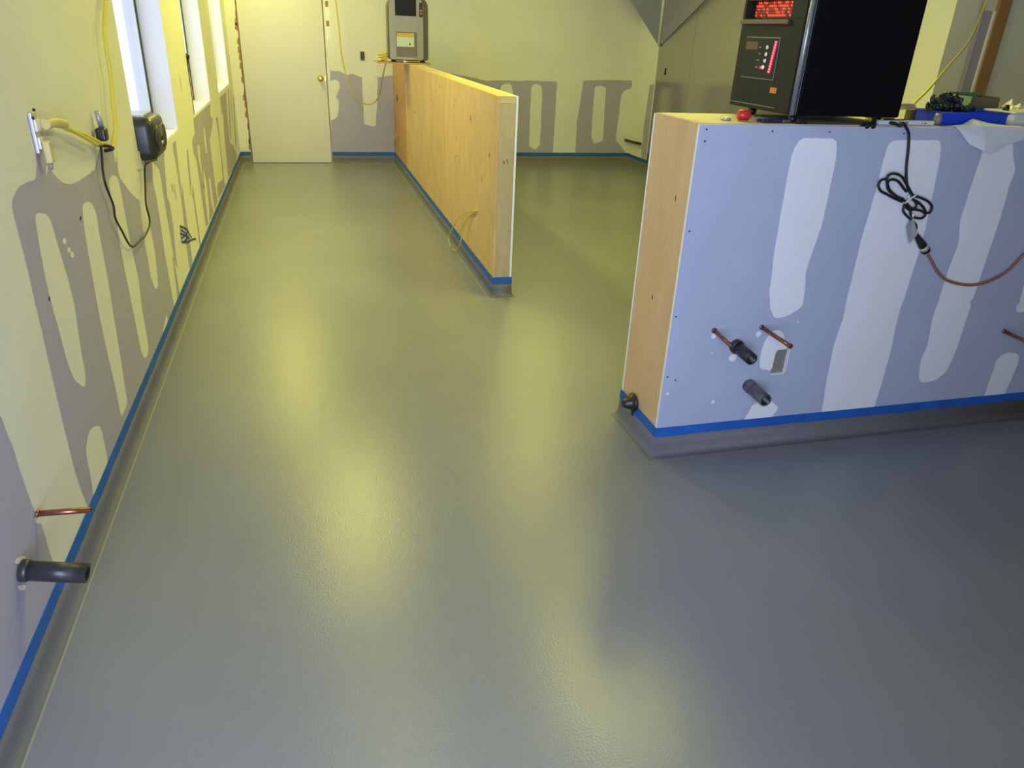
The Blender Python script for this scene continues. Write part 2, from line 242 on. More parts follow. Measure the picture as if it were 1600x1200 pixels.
'iw': [('m', 1, [(2.414, 1.244), (2.559, 1.243), (2.572, 1.195), (2.577, 1.143), (2.579, 0.94), (2.553, 0.754), (2.57, 0.66), (2.576, 0.613), (2.514, 0.58), (2.463, 0.57), (2.433, 0.608), (2.409, 0.686), (2.408, 0.724), (2.394, 0.944), (2.391, 1.159), (2.391, 1.2)]), ('m', 1, [(2.782, 1.226), (2.802, 1.239), (2.995, 1.24), (3.014, 1.227), (3.027, 1.181), (3.051, 0.954), (3.056, 0.854), (3.045, 0.616), (3.042, 0.567), (3.054, 0.401), (3.056, 0.271), (3.053, 0.129), (3.053, 0.12), (2.784, 0.12), (2.784, 0.13), (2.77, 0.294), (2.763, 0.433), (2.768, 0.505), (2.776, 0.565), (2.77, 0.63), (2.771, 0.911), (2.779, 1.055), (2.78, 1.141)]), ('m', 1, [(3.218, 1.193), (3.215, 1.24), (3.328, 1.24), (3.35, 1.223), (3.367, 1.182), (3.403, 1.134), (3.395, 1.079), (3.405, 0.96), (3.401, 0.811), (3.4, 0.71), (3.399, 0.606), (3.389, 0.599), (3.403, 0.57), (3.399, 0.484), (3.399, 0.395), (3.391, 0.324), (3.384, 0.269), (3.335, 0.233), (3.269, 0.226), (3.244, 0.249), (3.225, 0.336), (3.236, 0.4), (3.22, 0.523), (3.222, 0.607), (3.227, 0.764), (3.235, 0.849), (3.209, 0.939), (3.21, 1.038), (3.211, 1.135)]), ('m', 1, [(3.646, 0.152), (3.644, 0.317), (3.69, 0.345), (3.735, 0.339), (3.766, 0.321), (3.776, 0.276), (3.764, 0.149), (3.764, 0.12), (3.646, 0.12)]), ('m', 1, [(3.656, 0.533), (3.644, 0.586), (3.657, 0.557), (3.645, 0.665), (3.72, 1.05), (3.85, 1.05), (3.8, 0.7), (3.72, 0.533)]), ('m', 1, [(2.416, 0.136), (2.443, 0.204), (2.516, 0.213), (2.571, 0.17), (2.547, 0.139), (2.547, 0.12), (2.416, 0.12)]), ('m', 1, [(2.465, 0.526), (2.507, 0.517), (2.536, 0.454), (2.549, 0.436), (2.51, 0.438), (2.498, 0.429), (2.495, 0.348), (2.463, 0.354), (2.436, 0.36), (2.427, 0.406), (2.429, 0.447), (2.436, 0.481)]), ('k', 2, ('dot', (2.045, 1.269), 0.0035)), ('k', 2, ('dot', (2.525, 1.265), 0.0035)), ('k', 2, ('dot', (2.297, 1.265), 0.0035)), ('k', 2, ('dot', (2.045, 1.23), 0.0035)), ('k', 2, ('dot', (2.036, 0.926), 0.0035)), ('k', 2, ('dot', (2.033, 0.604), 0.0035)), ('k', 2, ('dot', (2.034, 0.356), 0.0035)), ('k', 2, ('dot', (2.07, 0.34), 0.0035)), ('k', 2, ('dot', (2.838, 1.262), 0.0035)), ('k', 2, ('dot', (3.152, 1.248), 0.0035)), ('m', 1, ('dot', (2.205, 0.516), 0.012)), ('m', 1, ('dot', (2.401, 0.512), 0.012)), ('m', 1, ('dot', (2.212, 0.443), 0.004)), ('m', 1, ('dot', (2.253, 0.228), 0.008)), ('m', 1, ('dot', (2.045, 0.283), 0.006)), ('m', 1, ('dot', (2.569, 0.552), 0.004)), ('m', 1, ('dot', (2.306, 0.42), 0.016))], 'heater': {'grill': [(2.7043, 1.6726), (2.4263, 1.6622), (2.4323, 1.6162), (2.7013, 1.6243)], 'dark': [(2.7406, 1.6756), (2.4263, 1.6622), (2.4323, 1.6162), (2.7469, 1.6268)], 'ledge': [(2.7426, 1.6139), (2.4319, 1.6046), (2.4353, 1.5929), (2.7422, 1.5989)], 'panel': [(2.6867, 1.554), (2.4669, 1.5531), (2.4612, 1.4224), (2.6725, 1.4164)], 'led': [(2.4931, 1.5385), (2.473, 1.5369), (2.4853, 1.4461), (2.5059, 1.4472)], 'rust': [(2.6736, 1.5413), (2.59, 1.5365), (2.5906, 1.5134), (2.6738, 1.5154)], 'btn': [(2.5318, 1.5233), (2.5322, 1.5005), (2.5333, 1.4795), (2.5384, 1.4582)], 'txt': [(2.5768, 1.5222), (2.5739, 1.5012), (2.5793, 1.4798), (2.5798, 1.4563)], 'sticker': [(2.4756, 1.3942), (2.4358, 1.3949), (2.4341, 1.3782), (2.4739, 1.3773)], 'line': [(2.7334, 1.3297), (2.4294, 1.33)], 'corner': [(2.3339, 1.312), (2.7275, 1.3115), (2.3858, 1.6687)]}, 'hs': [(2.364, 1.311), (2.812, 1.316), (2.799, 1.689)], 
'yc1': [(0.03, 2.473, 1.242), (0.03, 2.602, 1.225), (0.03, 2.68, 1.207), (0.03, 2.826, 1.176), (0.03, 3.009, 1.127), (0.03, 3.128, 1.091), (0.03, 3.212, 1.074), (0.03, 3.26, 1.089), (0.03, 3.344, 1.143), (0.03, 3.369, 1.224), (0.03, 3.416, 1.314), (0.03, 3.427, 1.428), (0.03, 3.464, 1.495), (0.03, 3.566, 1.585), (0.03, 3.64, 1.655)], 'yc2': [(0.035, 2.657, 1.213), (0.035, 2.802, 1.173), (0.035, 2.964, 1.124), (0.035, 2.995, 1.116)], 'bc': [(0.02, 3.103, 1.101), (0.02, 3.088, 1.06), (0.02, 3.062, 1.007), (0.02, 3.068, 0.955), (0.02, 3.12, 0.877), (0.02, 3.112, 0.83), (0.02, 3.172, 0.766), (0.02, 3.28, 0.672), (0.02, 3.446, 0.651), (0.02, 3.596, 0.644), (0.02, 3.723, 0.669), (0.02, 3.71, 0.758), (0.02, 3.763, 0.829), (0.02, 3.81, 0.893)], 'nail': [(0.02, 3.14, 1.213), (0.02, 3.149, 1.154), (0.02, 3.118, 1.142), (0.02, 3.165, 1.125)], 'coil': [[(2.788, 1.316), (2.816, 1.297), (2.841, 1.276), (2.854, 1.255), (2.867, 1.208), (2.879, 1.147), (2.891, 1.101), (2.909, 1.069), (2.931, 1.047)], [(2.931, 1.047), (2.886, 1.091), (2.86, 1.113), (2.83, 1.124), (2.804, 1.123), (2.795, 1.11), (2.804, 1.086), (2.827, 1.061), (2.869, 1.038), (2.904, 1.025)], [(2.907, 1.057), (2.889, 1.069), (2.855, 1.095), (2.825, 1.103), (2.809, 1.096), (2.811, 1.076), (2.832, 1.057), (2.868, 1.04), (2.902, 1.03)], [(2.799, 1.104), (2.778, 1.098), (2.773, 1.08), (2.789, 1.061), (2.816, 1.05), (2.859, 1.033), (2.902, 1.019)], [(2.932, 1.045), (2.975, 1.034), (3.011, 1.02), (3.032, 1.001), (3.03, 0.981), (3.009, 0.978), (2.982, 0.988), (2.957, 0.992), (2.931, 1.002), (2.909, 1.022)], [(2.936, 1.034), (2.96, 1.018), (2.966, 1.002), (2.954, 0.989), (2.934, 0.992), (2.913, 1.009)], [(2.946, 1.028), (2.977, 1.014), (3.007, 0.991), (3.017, 0.971), (3.005, 0.957), (2.976, 0.959), (2.958, 0.966), (2.949, 0.982)]], 'tie': [(2.902, 1.017), (2.916, 1.03), (2.941, 1.047), (2.905, 1.044), (2.927, 1.026)], 'tag': [(2.959, 0.964), (2.998, 0.898), (2.969, 0.861), (2.932, 0.927)], 'conn': [(2.994, 0.901), (3.02, 0.878), (3.052, 0.846), (3.067, 0.83), (3.088, 0.812), (3.102, 0.798)], 'ocord': [(3.102, 0.798), (3.131, 0.768), (3.165, 0.735), (3.206, 0.707), (3.254, 0.689), (3.324, 0.675), (3.389, 0.675), (3.45, 0.689), (3.513, 0.722), (3.552, 0.764), (3.586, 0.801)], 'yc3': [(1.185, 9.45, 1.92), (1.201, 9.45, 1.791), (1.221, 9.45, 1.526), (1.227, 9.45, 1.345), (1.239, 9.45, 1.207), (1.287, 9.45, 0.949), (1.355, 9.45, 0.794), (1.441, 9.45, 0.723), (1.517, 9.45, 0.7), (1.597, 9.45, 0.733), (1.628, 9.2, 0.832), (1.632, 8.8, 1.044), (1.629, 8.5, 1.168), (1.62, 8.3, 1.211)], 'loop': [[(4.8, 0.455), (4.999, 0.408), (5.214, 0.341), (5.378, 0.264), (5.552, 0.16), (5.681, 0.071), (5.679, 0.02), (5.583, -0.006), (5.436, 0.011), (5.298, 0.068), (5.218, 0.134), (5.205, 0.191), (5.16, 0.255), (5.085, 0.325), (4.968, 0.396), (4.8, 0.455)], [(9.617, 0.226), (9.323, 0.348), (9.122, 0.403), (9.199, 0.335), (9.479, 0.237), (9.694, 0.192)]], 'steelmark': [(8.719, 1.196)], 'rcord': [(5.089, 4.4, 1.925), (5.075, 4.38, 1.833), (4.88, 4.2, 1.712), (4.596, 3.95, 1.58), (4.169, 3.6, 1.462), (3.725, 3.2, 1.381), (3.246, 2.75, 1.338), (3.046, 2.55, 1.335)]}
YB=9.5915; XR=4.98; CZ=2.75; YF=-.8; ZT=.1312
MW={'p':PURP,'m':MUD,'b':INK,'k':DARK}; MI={'p':PURPI,'m':MUDI,'b':INK,'k':DARK}
# ================================================================ ROOM
floor=MB().box(-.2,6.8,YF-.1,YB+.2,-.1,0,FLOOR).build('floor'); struct(floor)
ceil=MB().box(-.2,6.8,YF-.1,YB+.2,CZ,CZ+.1,CEIL).build('ceiling'); struct(ceil)
WINS=[(3.83,5.12),(5.93,7.10),(7.86,9.12)]; WZ0,WZ1=.905,2.25
# left wall with three openings
mb=MB()
mb.box(-.2,0,YF-.1,YB+.2,0,WZ0,MUD); mb.box(-.2,0,YF-.1,YB+.2,WZ1,CZ,MUD)
ys=[YF-.1]+[v for w_ in WINS for v in w_]+[YB+.2]
for i in range(0,len(ys),2): mb.box(-.2,0,ys[i],ys[i+1],WZ0,WZ1,MUD)
paint(mb,D['lw'],lambda a,b:(0,a,b),(1,0,0),MW,.003)
struct(mb.build('wall_left'))
# back wall with the door opening
DX0,DX1,DZ=.1304,1.0543,2.05
mb=MB()
mb.box(-.2,DX0-.012,YB,YB+.2,0,CZ,MUD); mb.box(DX1+.012,XR+.2,YB,YB+.2,0,CZ,MUD); mb.box(DX0-.012,DX1+.012,YB,YB+.2,DZ+.012,CZ,MUD)
paint(mb,D['bw'],lambda a,b:(a,YB,b),(0,-1,0),MW,.006)
# torn paper and bare wood along both sides of the door
for k in range(26):
    z=.15+k*.075+random.uniform(-.02,.02)
    if random.random()<.6:
        wd=random.uniform(.006,.03); x=DX0-.012
        mb.poly([(x,YB,z),(x-wd,YB,z+.02),(x-wd*.7,YB,z+.07),(x,YB,z+.09)],[BROWNW,DARK][k%2] if wd<.018 else BROWNW,(0,-1,0),.0012)
mb.poly([(DX1+.03,YB,1.38),(DX1+.075,YB,1.38),(DX1+.08,YB,2.1),(DX1+.03,YB,2.1)],PAPER,(0,-1,0),.001)
for z in (1.52,1.72,1.9): mb.poly([(DX1+.035,YB,z),(DX1+.07,YB,z),(DX1+.07,YB,z+.06),(DX1+.035,YB,z+.06)],BROWNW,(0,-1,0),.0018)
struct(mb.build('wall_back'))
# right wall, then the wall steps out to the right
mb=MB(); mb.box(XR,XR+.2,4.54,YB,0,CZ,MUD); paint(mb,D['rw'],lambda a,b:(XR,a,b),(-1,0,0),MW,.004); struct(mb.build('wall_right'))
mb=MB(); mb.box(XR+.2,6.8,4.54,4.74,0,CZ,MUD)
mb.box(XR,XR+.2,4.52,4.54,0,CZ,MUD)
struct(mb.build('wall_return'))
mb=MB(); mb.box(6.6,6.8,YF-.1,4.54,0,CZ,MUD); mb.poly([(6.6,YF,.12),(6.6,4.5,.12),(6.6,4.5,1.1),(6.6,YF,1.1)],PURP,(-1,0,0),.001); struct(mb.build('wall_far_right'))
# front wall (behind the camera) with an opening added to let the cool light in
mb=MB(); y0,y1=YF-.1,YF
mb.box(0,.2,y0,y1,0,CZ,MUD); mb.box(1.04,6.6,y0,y1,0,CZ,MUD); mb.box(.2,1.04,y0,y1,0,.3,MUD); mb.box(.2,1.04,y0,y1,2.35,CZ,MUD)
struct(mb.build('wall_front'))
# drywall strip and bare stud on the return wall
mb=MB(); mb.poly([(5.235,4.54,.12),(5.315,4.54,.12),(5.315,4.54,1.80),(5.235,4.54,1.80)],PURP,(0,-1,0),.001)
mb.poly([(XR+.2,4.54,.12),(5.6,4.54,.12),(5.6,4.54,.14),(XR+.2,4.54,.14)],PURP,(0,-1,0),.001)
mb.box(5.315,5.33,4.528,4.5395,.12,1.8,PAPER); struct(mb.build('trim_1'))
struct(MB().box(5.33,5.425,4.512,4.5395,.12,CZ-.001,BROWNW).build('trim_2'))
# windows
for i,(a,b) in enumerate(WINS):
    e=thing('window_%d'%(i+1),None,None,(-.14,(a+b)/2,WZ0)); struct(e)
    mb=MB(); t=.012
    mb.box(-.2,-.001,b-t,b,WZ0,WZ1,JAMB); mb.box(-.2,-.001,a,a+t,WZ0,WZ1,JAMB); mb.box(-.2,-.001,a+t,b-t,WZ1-t,WZ1,JAMB); mb.build('jamb',e)
    MB().box(-.2,-.001,a+t,b-t,WZ0,WZ0+t,JAMB).build('sill',e)
    mb=MB(); A,B_=a+t,b-t; Z0,Z1=WZ0+t,WZ1-t
    for (p0,p1,q0,q1) in [(A,A+.05,Z0,Z1),(B_-.05,B_,Z0,Z1),(A+.05,B_-.05,Z0,Z0+.05),(A+.05,B_-.05,Z1-.05,Z1)]:
        mb.box(-.185,-.13,p0,p1,q0,q1,WINW)
    mb.box(-.13,-.124,B_-.030,B_-.001,Z0,Z1,GASK); mb.build('frame',e)
    MB().box(-.162,-.156,A+.05,B_-.05,Z0+.05,Z1-.05,GLASS).build('pane',e)
# slab door
e=thing('door_1',None,None,((DX0+DX1)/2,YB+.02,0)); struct(e)
MB().box(DX0+.003,DX1-.003,YB+.002,YB+.045,.008,DZ,DOORP).build('door_slab',e)
mb=MB(); mb.box(DX0-.012,DX0,YB+.03,YB+.12,0,DZ+.012,BROWNW); mb.box(DX1,DX1+.012,YB+.03,YB+.12,0,DZ+.012,STUD); mb.box(DX0,DX1,YB+.03,YB+.12,DZ,DZ+.012,STUD); mb.box(DX0,DX1,YB+.05,YB+.12,0,.007,DARK); mb.build('door_frame',e)
k=MB().lathe([(.033,0),(.033,.006),(.014,.010),(.012,.030),(.022,.038),(.028,.050),(.024,.062),(.008,.068)],(.985,YB+.002,.965),(0,-1,0),BRASS).build('door_knob',e)
MB().box(DX1-.02,DX1-.006,YB-.004,YB+.002,.94,.99,BRASS).build('latch_plate',e)
# cove base and tape
def sweep(mb,path,prof,mats,closed=False,sub=None,wob=0):
    P=[Vector((x,y)) for x,y in path]; n=len(P)
    def rn(a,b): d=(b-a).normalized(); return Vector((d.y,-d.x))
    nodes=[]
    for i in range(n):
        if closed or 0<i<n-1:
            n1=rn(P[i-1],P[i]); n2=rn(P[i],P[(i+1)%n]); mit=(n1+n2)/(1+n1.dot(n2)) if 1+n1.dot(n2)>1e-3 else n1
        else: mit=rn(P[i],P[i+1]) if i==0 else rn(P[i-1],P[i])
        nodes.append((P[i],mit))
    if closed: nodes.append(nodes[0])
    full=[nodes[0]]
    for (p,m),(q,m2) in zip(nodes,nodes[1:]):
        k=max(1,int((q-p).length/sub)) if sub else 1
        for j in range(1,k+1):
            t=j/k; full.append((p.lerp(q,t), (m2 if j==k else rn(p,q))))
    prev=None
    for idx,(p,m) in enumerate(full):
        row=[]
        for j,(d,z) in enumerate(prof):
            zz=z
            if wob and j in (0,1): zz=z+wob*noise.noise(Vector((p.x*7,p.y*7,0)))+wob*.4*noise.noise(Vector((p.x*31,p.y*31,0)))
            q=p+m*d; row.append(mb.bm.verts.new((q.x,q.y,zz)))
        if prev:
            for j in range(len(prof)-1):
                f=mb.bm.faces.new((prev[j],prev[j+1],row[j+1],row[j])); f.material_index=mb.mi(mats[j]); f.smooth=len(prof)>5
        prev=row
    return mb
CP=[(0,.094),(.0032,.0945),(.004,.05),(.0055,.03),(.009,.014),(.016,.005),(.025,.0018),(.0285,.0016),(.030,.0)]
CM=[COVE]*6+[COVEL]*2
TP=[(.0008,.1),(.0042,.1),(.0048,ZT-.001),(.0008,ZT)]
def tape_prof(lo): return [(.0002,.0925),(.0052,.0925),(.0032,ZT),(.0002,ZT)]
HX0,HX1,HY=1.8344,1.9549,4.3504; IX0,IY0,IY1,IX1=2.0186,2.3178,2.6765,4.3
paths={'left':([(0,YF),(0,YB),(DX0-.013,YB)],'blue masking tape strip along the bottom of the long left wall'),
 'back':([(DX1+.013,YB),(HX0,YB)],'short blue masking tape strip on the back wall between door and half wall'),
 'half_wall':([(HX0,YB),(HX0,HY),(HX1,HY),(HX1,YB)],'blue masking tape strip around the foot of the plywood half wall'),
 'back_right':([(HX1,YB),(XR,YB),(XR,8.9)],'blue masking tape strip on the back wall right of the plywood half wall'),
 'counter':([(IX0,IY1),(IX0,IY0),(IX1,IY0),(IX1,IY1)],'bright blue masking tape strip around the foot of the lavender counter wall')}
for k_,(pth,lab) in paths.items():
    cl=k_=='counter'
    struct(sweep(MB(),pth,CP,CM if not cl else [COVE]*8,closed=cl).build('baseboard_'+k_))
    mb=sweep(MB(),pth,tape_prof(0),[TAPE]*3,closed=cl,sub=.06,wob=.004)
    tag(mb.build('masking_tape'),lab,'masking tape')
struct(sweep(MB(),[(XR,8.9),(XR,4.54)],CP,CM).build('baseboard_right'))
# ceiling light fixtures
for i,(x,y) in enumerate(LAMPS):
    p,LAMPCOL=PWR['lamp%d'%i]
    wh=['near the side windows','right of the plywood half wall','nearest the lavender counter wall','closest above the left walkway','by the corner beside the door','far right of the plywood half wall'][i]
    e=thing('ceiling_light','white ceiling strip light '+wh,'ceiling light',(x,y,CZ))
    MB().box(x-.09,x+.09,y-.62,y+.62,CZ-.055,CZ-.001,WHT,bev=.008).build('housing',e)
    m=mat('lamp_lens',(.9,.88,.6),.4,emit=LAMPCOL,es=p*.32)
    for s_ in (-1,1): MB().cyl((x+s_*.045,y-.58,CZ-.068),(x+s_*.045,y+.58,CZ-.068),.0125,m=m,seg=12).build('lamp_tube',e)
    area('ceiling_light_glow',(x,y,CZ-.085),(0,0,0),.17,1.2,p,LAMPCOL)
# ================================================================ PLYWOOD HALF WALL
HZ=1.205
e=thing('half_wall','long plywood faced half wall running back to the far wall','half wall',((HX0+HX1)/2,HY,0))
def ply(y0,y1,m,z1=HZ-.002):
    mb=MB().box(HX0,HX0+.012,y0,y1,0,z1,m)
    for k in range(int((y1-y0)*6)):
        y=random.uniform(y0+.03,y1-.03); z=random.uniform(.18,1.14); w_=random.uniform(.006,.016); h_=random.uniform(.008,.02)
        mb.poly([(HX0,y+w_*math.cos(t*PI/4)*random.uniform(.6,1.2),z+h_*math.sin(t*PI/4)*random.uniform(.6,1.2)) for t in range(8)],DARK if k%3==0 else BROWNW,(-1,0,0),.0006)
    return mb
mb=ply(HY,6.79,PLY); mb.build('plywood_sheet',e); ply(6.793,8.46,PLY).build('plywood_sheet',e)
mb=ply(8.463,YB-.001,PLY2); o=mb.build('plywood_sheet',e); o['label']='redder plywood sheet at the far end'
mb=MB().box(HX0+.013,HX1-.0135,HY+.001,HY+.04,0,HZ-.038,STUD)
# pencilled marks and a groove on the end stud
for (x,z) in [(1.873,.845),(1.893,.85)]:
    mb.poly([(x,HY+.001,z),(x+.012,HY+.001,z),(x+.010,HY+.001,z+.003),(x,HY+.001,z+.003)],DARK,(0,-1,0),.0005)
    mb.poly([(x+.008,HY+.001,z-.02),(x+.012,HY+.001,z-.02),(x+.012,HY+.001,z),(x+.008,HY+.001,z)],DARK,(0,-1,0),.0005)
mb.build('end_stud',e)
mb=MB().box(HX0+.013,HX1-.0135,HY+.041,YB-.001,0,HZ-.038,STUD); mb.build('stud_frame',e)
mb=MB().box(HX0,HX1-.0135,HY,YB-.001,HZ-.0018,HZ+.001,TOPW); mb.box(HX0+.013,HX1-.0135,HY+.001,YB-.001,HZ-.037,HZ-.002,TOPW); mb.build('top_plate',e)
mb=MB().box(HX1-.0125,HX1,HY-.002,YB-.001,0,HZ+.002,PURP,faces={'-y':PAPER,'+z':PAPER,'-x':PAPER})
for k in range(7):
    y=HY+.5+k*.7; mb.poly([(HX1,y+a*.07,b) for a,b in [(-1,.12),(1,.12),(1,.5),(.9,1.0),(0,1.08),(-.9,1.02)]],MUD,(1,0,0),.0006)
mb.build('drywall_sheet',e)
mb=MB().poly([(HX0,8.40,.80),(HX0,8.45,.80),(HX0,8.45,1.13),(HX0,8.40,1.13)],MUD,(-1,0,0),.001); mb.build('plaster_smear',e)
# yellow wire loops coming out of the plywood
for j,l in enumerate(D['loop']):
    r=.0035 if j==0 else .004; n=len(l)
    pts=[(HX0-.004-.035*math.sin(PI*i/(n-1)),a,b) for i,(a,b) in enumerate(l)]
    tag(MB().tube(pts,r,YEL,seg=8,sub=6).build('wire_loop'),['yellow wire loop hanging from the near lower end of the plywood half wall','small yellow wire loop low on the far end of the plywood half wall'][j],'wire')
mb=MB().cyl((HX0+.002,9.2,.80),(HX0-.012,9.2,.80),.035,m=ABSG,seg=14)
tag(mb.build('knockout_plug'),'small grey round plug high on the far end of the plywood half wall','plug')
# ================================================================ COUNTER WALL
IZ=1.2875
e=thing('counter_wall','lavender drywall counter wall with a pine end board','half wall',((IX0+IX1)/2,(IY0+IY1)/2,0))
hx0,hx1,hz0,hz1=2.493,2.557,.333,.438; t=.0127
mb=MB()
fm={'-x':PAPER,'+x':PAPER,'+z':PAPER}
inn={'-x':PAPER,'+x':PAPER,'+z':PAPER,'-z':PAPER}
mb.box(IX0,hx0,IY0,IY0+t,0,IZ-.004,PURPI,faces=inn); mb.box(hx1,IX1,IY0,IY0+t,0,IZ-.004,PURPI,faces=inn)
mb.box(hx0,hx1,IY0,IY0+t,0,hz0,PURPI,faces=inn); mb.box(hx0,hx1,IY0,IY0+t,hz1,IZ-.004,PURPI,faces=inn)
# the white corner edge seen from the side of the sheet
paint(mb,D['iw'],lambda a,b:(a,IY0,b),(0,-1,0),MI,.003)
fr=.004
for (a,b,c,d) in [(hx1,hx1+fr,hz0-fr,hz1),(hx0,hx1+fr,hz0-fr,hz0)]: mb.poly([(a,IY0,c),(b,IY0,c),(b,IY0,d),(a,IY0,d)],PAPER,(0,-1,0),.0012)
mb.build('front_drywall',e)
mb=MB().box(IX0,IX1,IY1-t,IY1,0,IZ-.004,PURP,faces={'-x':PAPER,'+x':PAPER,'+z':PAPER}); mb.build('back_drywall',e)
mb=MB().box(IX0+.001,IX0+.02,IY0+t+.0005,IY1-t-.0005,0,IZ-.001,PINE)
for (y,z) in [(2.50,.62),(2.42,1.02)]: mb.poly([(IX0+.001,y+.004*math.cos(k*PI/4),z+.012*math.sin(k*PI/4)) for k in range(8)],DARK,(-1,0,0),.0005)
mb.build('end_board',e)
MB().box(IX0+.021,IX1,IY0+t+.0005,IY1-t-.0005,IZ-.04,IZ-.0005,TOPX).build('top_board',e)
MB().box(hx0-.004,hx1+.006,IY0+t+.0003,IY0+.07,hz0-.004,hz1+.004,mat('box_grey',(.24,.24,.20),.6,var=.2,vscale=30),bev=.002).build('outlet_box',e)
# plumbing stubs
def stub(name,label,cat,p0,p1,r,m,hollow=True,collar=None,group=None):
    e=thing(name,label,cat,p0,group); p0=Vector(p0); p1=Vector(p1); d=(p1-p0).normalized()
    MB().cyl(p0,p1,r,m=m,seg=24,inner=r*.78 if hollow else None,mi_in=BLK).build('pipe',e)
    if collar: MB().lathe([(r*1.02,0),(r*collar[0],.001),(r*collar[0],collar[1]),(r*1.01,collar[1]+.003)],p0,d,m).build('collar',e)
    return e
Y=IY0-.0025
e=stub('drain_pipe','black drain pipe stub on the counter wall, upper of two',' drain pipe'.strip(),(2.308,Y,.469),(2.308,Y-.118,.463),.0235,ABS,collar=(1.22,.018))
e=stub('drain_pipe','dusty grey drain pipe stub on the counter wall, just above the blue tape','drain pipe',(2.400,Y,.291),(2.400,Y-.128,.285),.0255,ABSG,collar=(1.06,.03))
e=stub('copper_pipe','copper pipe stub on the counter wall, left above the black drain stub','copper pipe',(2.201,Y,.540),(2.196,Y-.145,.533),.008,COPPER,collar=(1.3,.004))
e=stub('copper_pipe','copper pipe stub on the counter wall, directly above the outlet hole','copper pipe',(2.407,Y,.541),(2.410,Y-.180,.538),.008,COPPER,collar=(1.3,.004))
MB().cyl((2.410,Y-.176,.538),(2.4105,Y-.190,.5378),.0095,m=COPPER,seg=18).build('end_cap',e)
e=stub('copper_pipe','copper pipe stub on the counter wall at the right edge of the photo','copper pipe',(3.622,Y,.450),(3.622,Y-.155,.447),.008,COPPER,collar=(1.3,.004))
e=stub('drain_pipe','black drain pipe stub low on the left wall near the camera','drain pipe',(.0025,1.655,.308),(.146,1.644,.283),.0245,ABS,collar=(1.12,.016))
e=stub('copper_pipe','copper pipe stub low on the left wall above the black drain stub','copper pipe',(.0025,1.818,.360),(.128,1.822,.352),.008,COPPER,collar=(1.3,.004))
# grey tubes of plumber's putty around the left pipe are part of the wall finish
e=thing('conduit_plug','black rubber fitting at the foot of the pine end board','cable fitting',(IX0,2.535,.128))
MB().lathe([(.036,0),(.041,.004),(.039,.013),(.030,.018),(.028,.028),(.018,.050),(.013,.058)],(IX0-.0008,2.535,.140),(-1,0,-.05),RUB).build('cap',e)
MB().tube([(IX0-.006,2.532,.112),(IX0-.01,2.528,.098),(IX0-.009,2.526,.082)],.005,RUB).build('strap',e)
MB().box(IX0-.030,IX0-.012,2.528,2.552,.128,.137,RUB,bev=.002).build('tab',e)
# ================================================================ BIG BLACK HEATER
HXa,HXb,HYa,HYb,HB,HT=2.362,2.815,2.336,2.735,1.314,1.80
GRN=mat('dark_green_grey_front',(.018,.019,.013),.5,spec=.2); TRIM=mat('grey_edge_trim',(.30,.34,.36),.3,metal=.6)
e=thing('infrared_heater','tall black infrared heater with glowing red grille on the counter wall','heater',((HXa+HXb)/2,(HYa+HYb)/2,IZ))
MB().box(HXa+.03,HXb,HYa,HYb,HB,HT,BLKC,bev=.006).build('cabinet',e)
H_=D['heater']; X=HXa
mb=MB()
# front frame around the recessed grille
gy0,gy1,gz0,gz1=2.43,2.745,1.616,1.672
mb.box(X,X+.029,HYa+.014,HYb,HB+.002,gz0,GRN,bev=.003); mb.box(X,X+.029,HYa+.014,HYb,gz1,HT-.002,GRN,bev=.003)
mb.box(X,X+.029,HYa+.014,gy0,gz0,gz1,GRN); mb.box(X,X+.029,HYb-.015,HYb,gz0,gz1,GRN)
mb.build('front_panel',e)
g=MB().box(X+.026,X+.0295,gy0,HYb-.015,gz0,gz1,BLK); g.build('grille_recess',e)
mb=MB(); n=22
for i in range(n):
    for j in range(5):
        y=gy0+.004+i*(2.70-gy0-.008)/n; z=gz0+.006+j*.010
        if random.random()<.93:
            m=GLOW if random.random()<.6 else GLOWD
            mb.poly([(X+.025,y,z),(X+.025,y+.0085,z+.003),(X+.025,y+.0085,z+.0085),(X+.025,y,z+.0055)],m,(-1,0,0),.0005)
mb.build('glowing_mesh',e)
mb=MB().box(X-.012,X,gy0-.004,HYb-.004,1.597,1.612,mat('bronze_ledge',(.16,.11,.055),.35,metal=.6),bev=.002); mb.build('ledge',e)
PO=mat('panel_outline',(.22,.24,.20),.4); PB=mat('panel_face',(.022,.023,.016),.5,spec=.2)
mb=MB().box(X-.002,X,2.466,2.682,1.418,1.556,PO,bev=.0008); mb.box(X-.0035,X-.002,2.469,2.679,1.421,1.553,PB)
mb.box(X-.0045,X-.0035,2.594,2.674,1.514,1.540,mat('rust_logo_plate',(.13,.07,.04),.5))
cp=mb.build('control_panel',e)
mb=MB()
for k in range(12):
    tt=k/11; y=2.482+tt*.014; z=1.540-tt*.095
    mb.box(X-.0055,X-.0035,y-.006,y+.008,z-.0042,z+.0042,LEDR); mb.box(X-.0062,X-.0055,y-.002,y+.002,z-.002,z+.002,LEDW)
mb.build('led_strip',cp)
for k,(y,z) in enumerate(H_['btn']):
    MB().lathe([(.0068,0),(.0068,.003),(.004,.0045)],(X-.0035,y,z),(-1,0,0),WHT if k<3 else LEDW,seg=14).build('button',cp)
mb=MB()
for (y,z) in H_['txt']:
    for q in range(3): mb.poly([(X-.0036,y-.006+q*.005,z-.002),(X-.0036,y-.003+q*.005,z-.002),(X-.0036,y-.003+q*.005,z+.001+.001*q),(X-.0036,y-.006+q*.005,z+.001+.001*q)],GRYT,(-1,0,0),.0006)
mb.poly([(X-.0036,2.548,1.452),(X-.0036,2.560,1.452),(X-.0036,2.560,1.461),(X-.0036,2.548,1.461)],LEDR,(-1,0,0),.001)
mb.build('button_marks',cp)
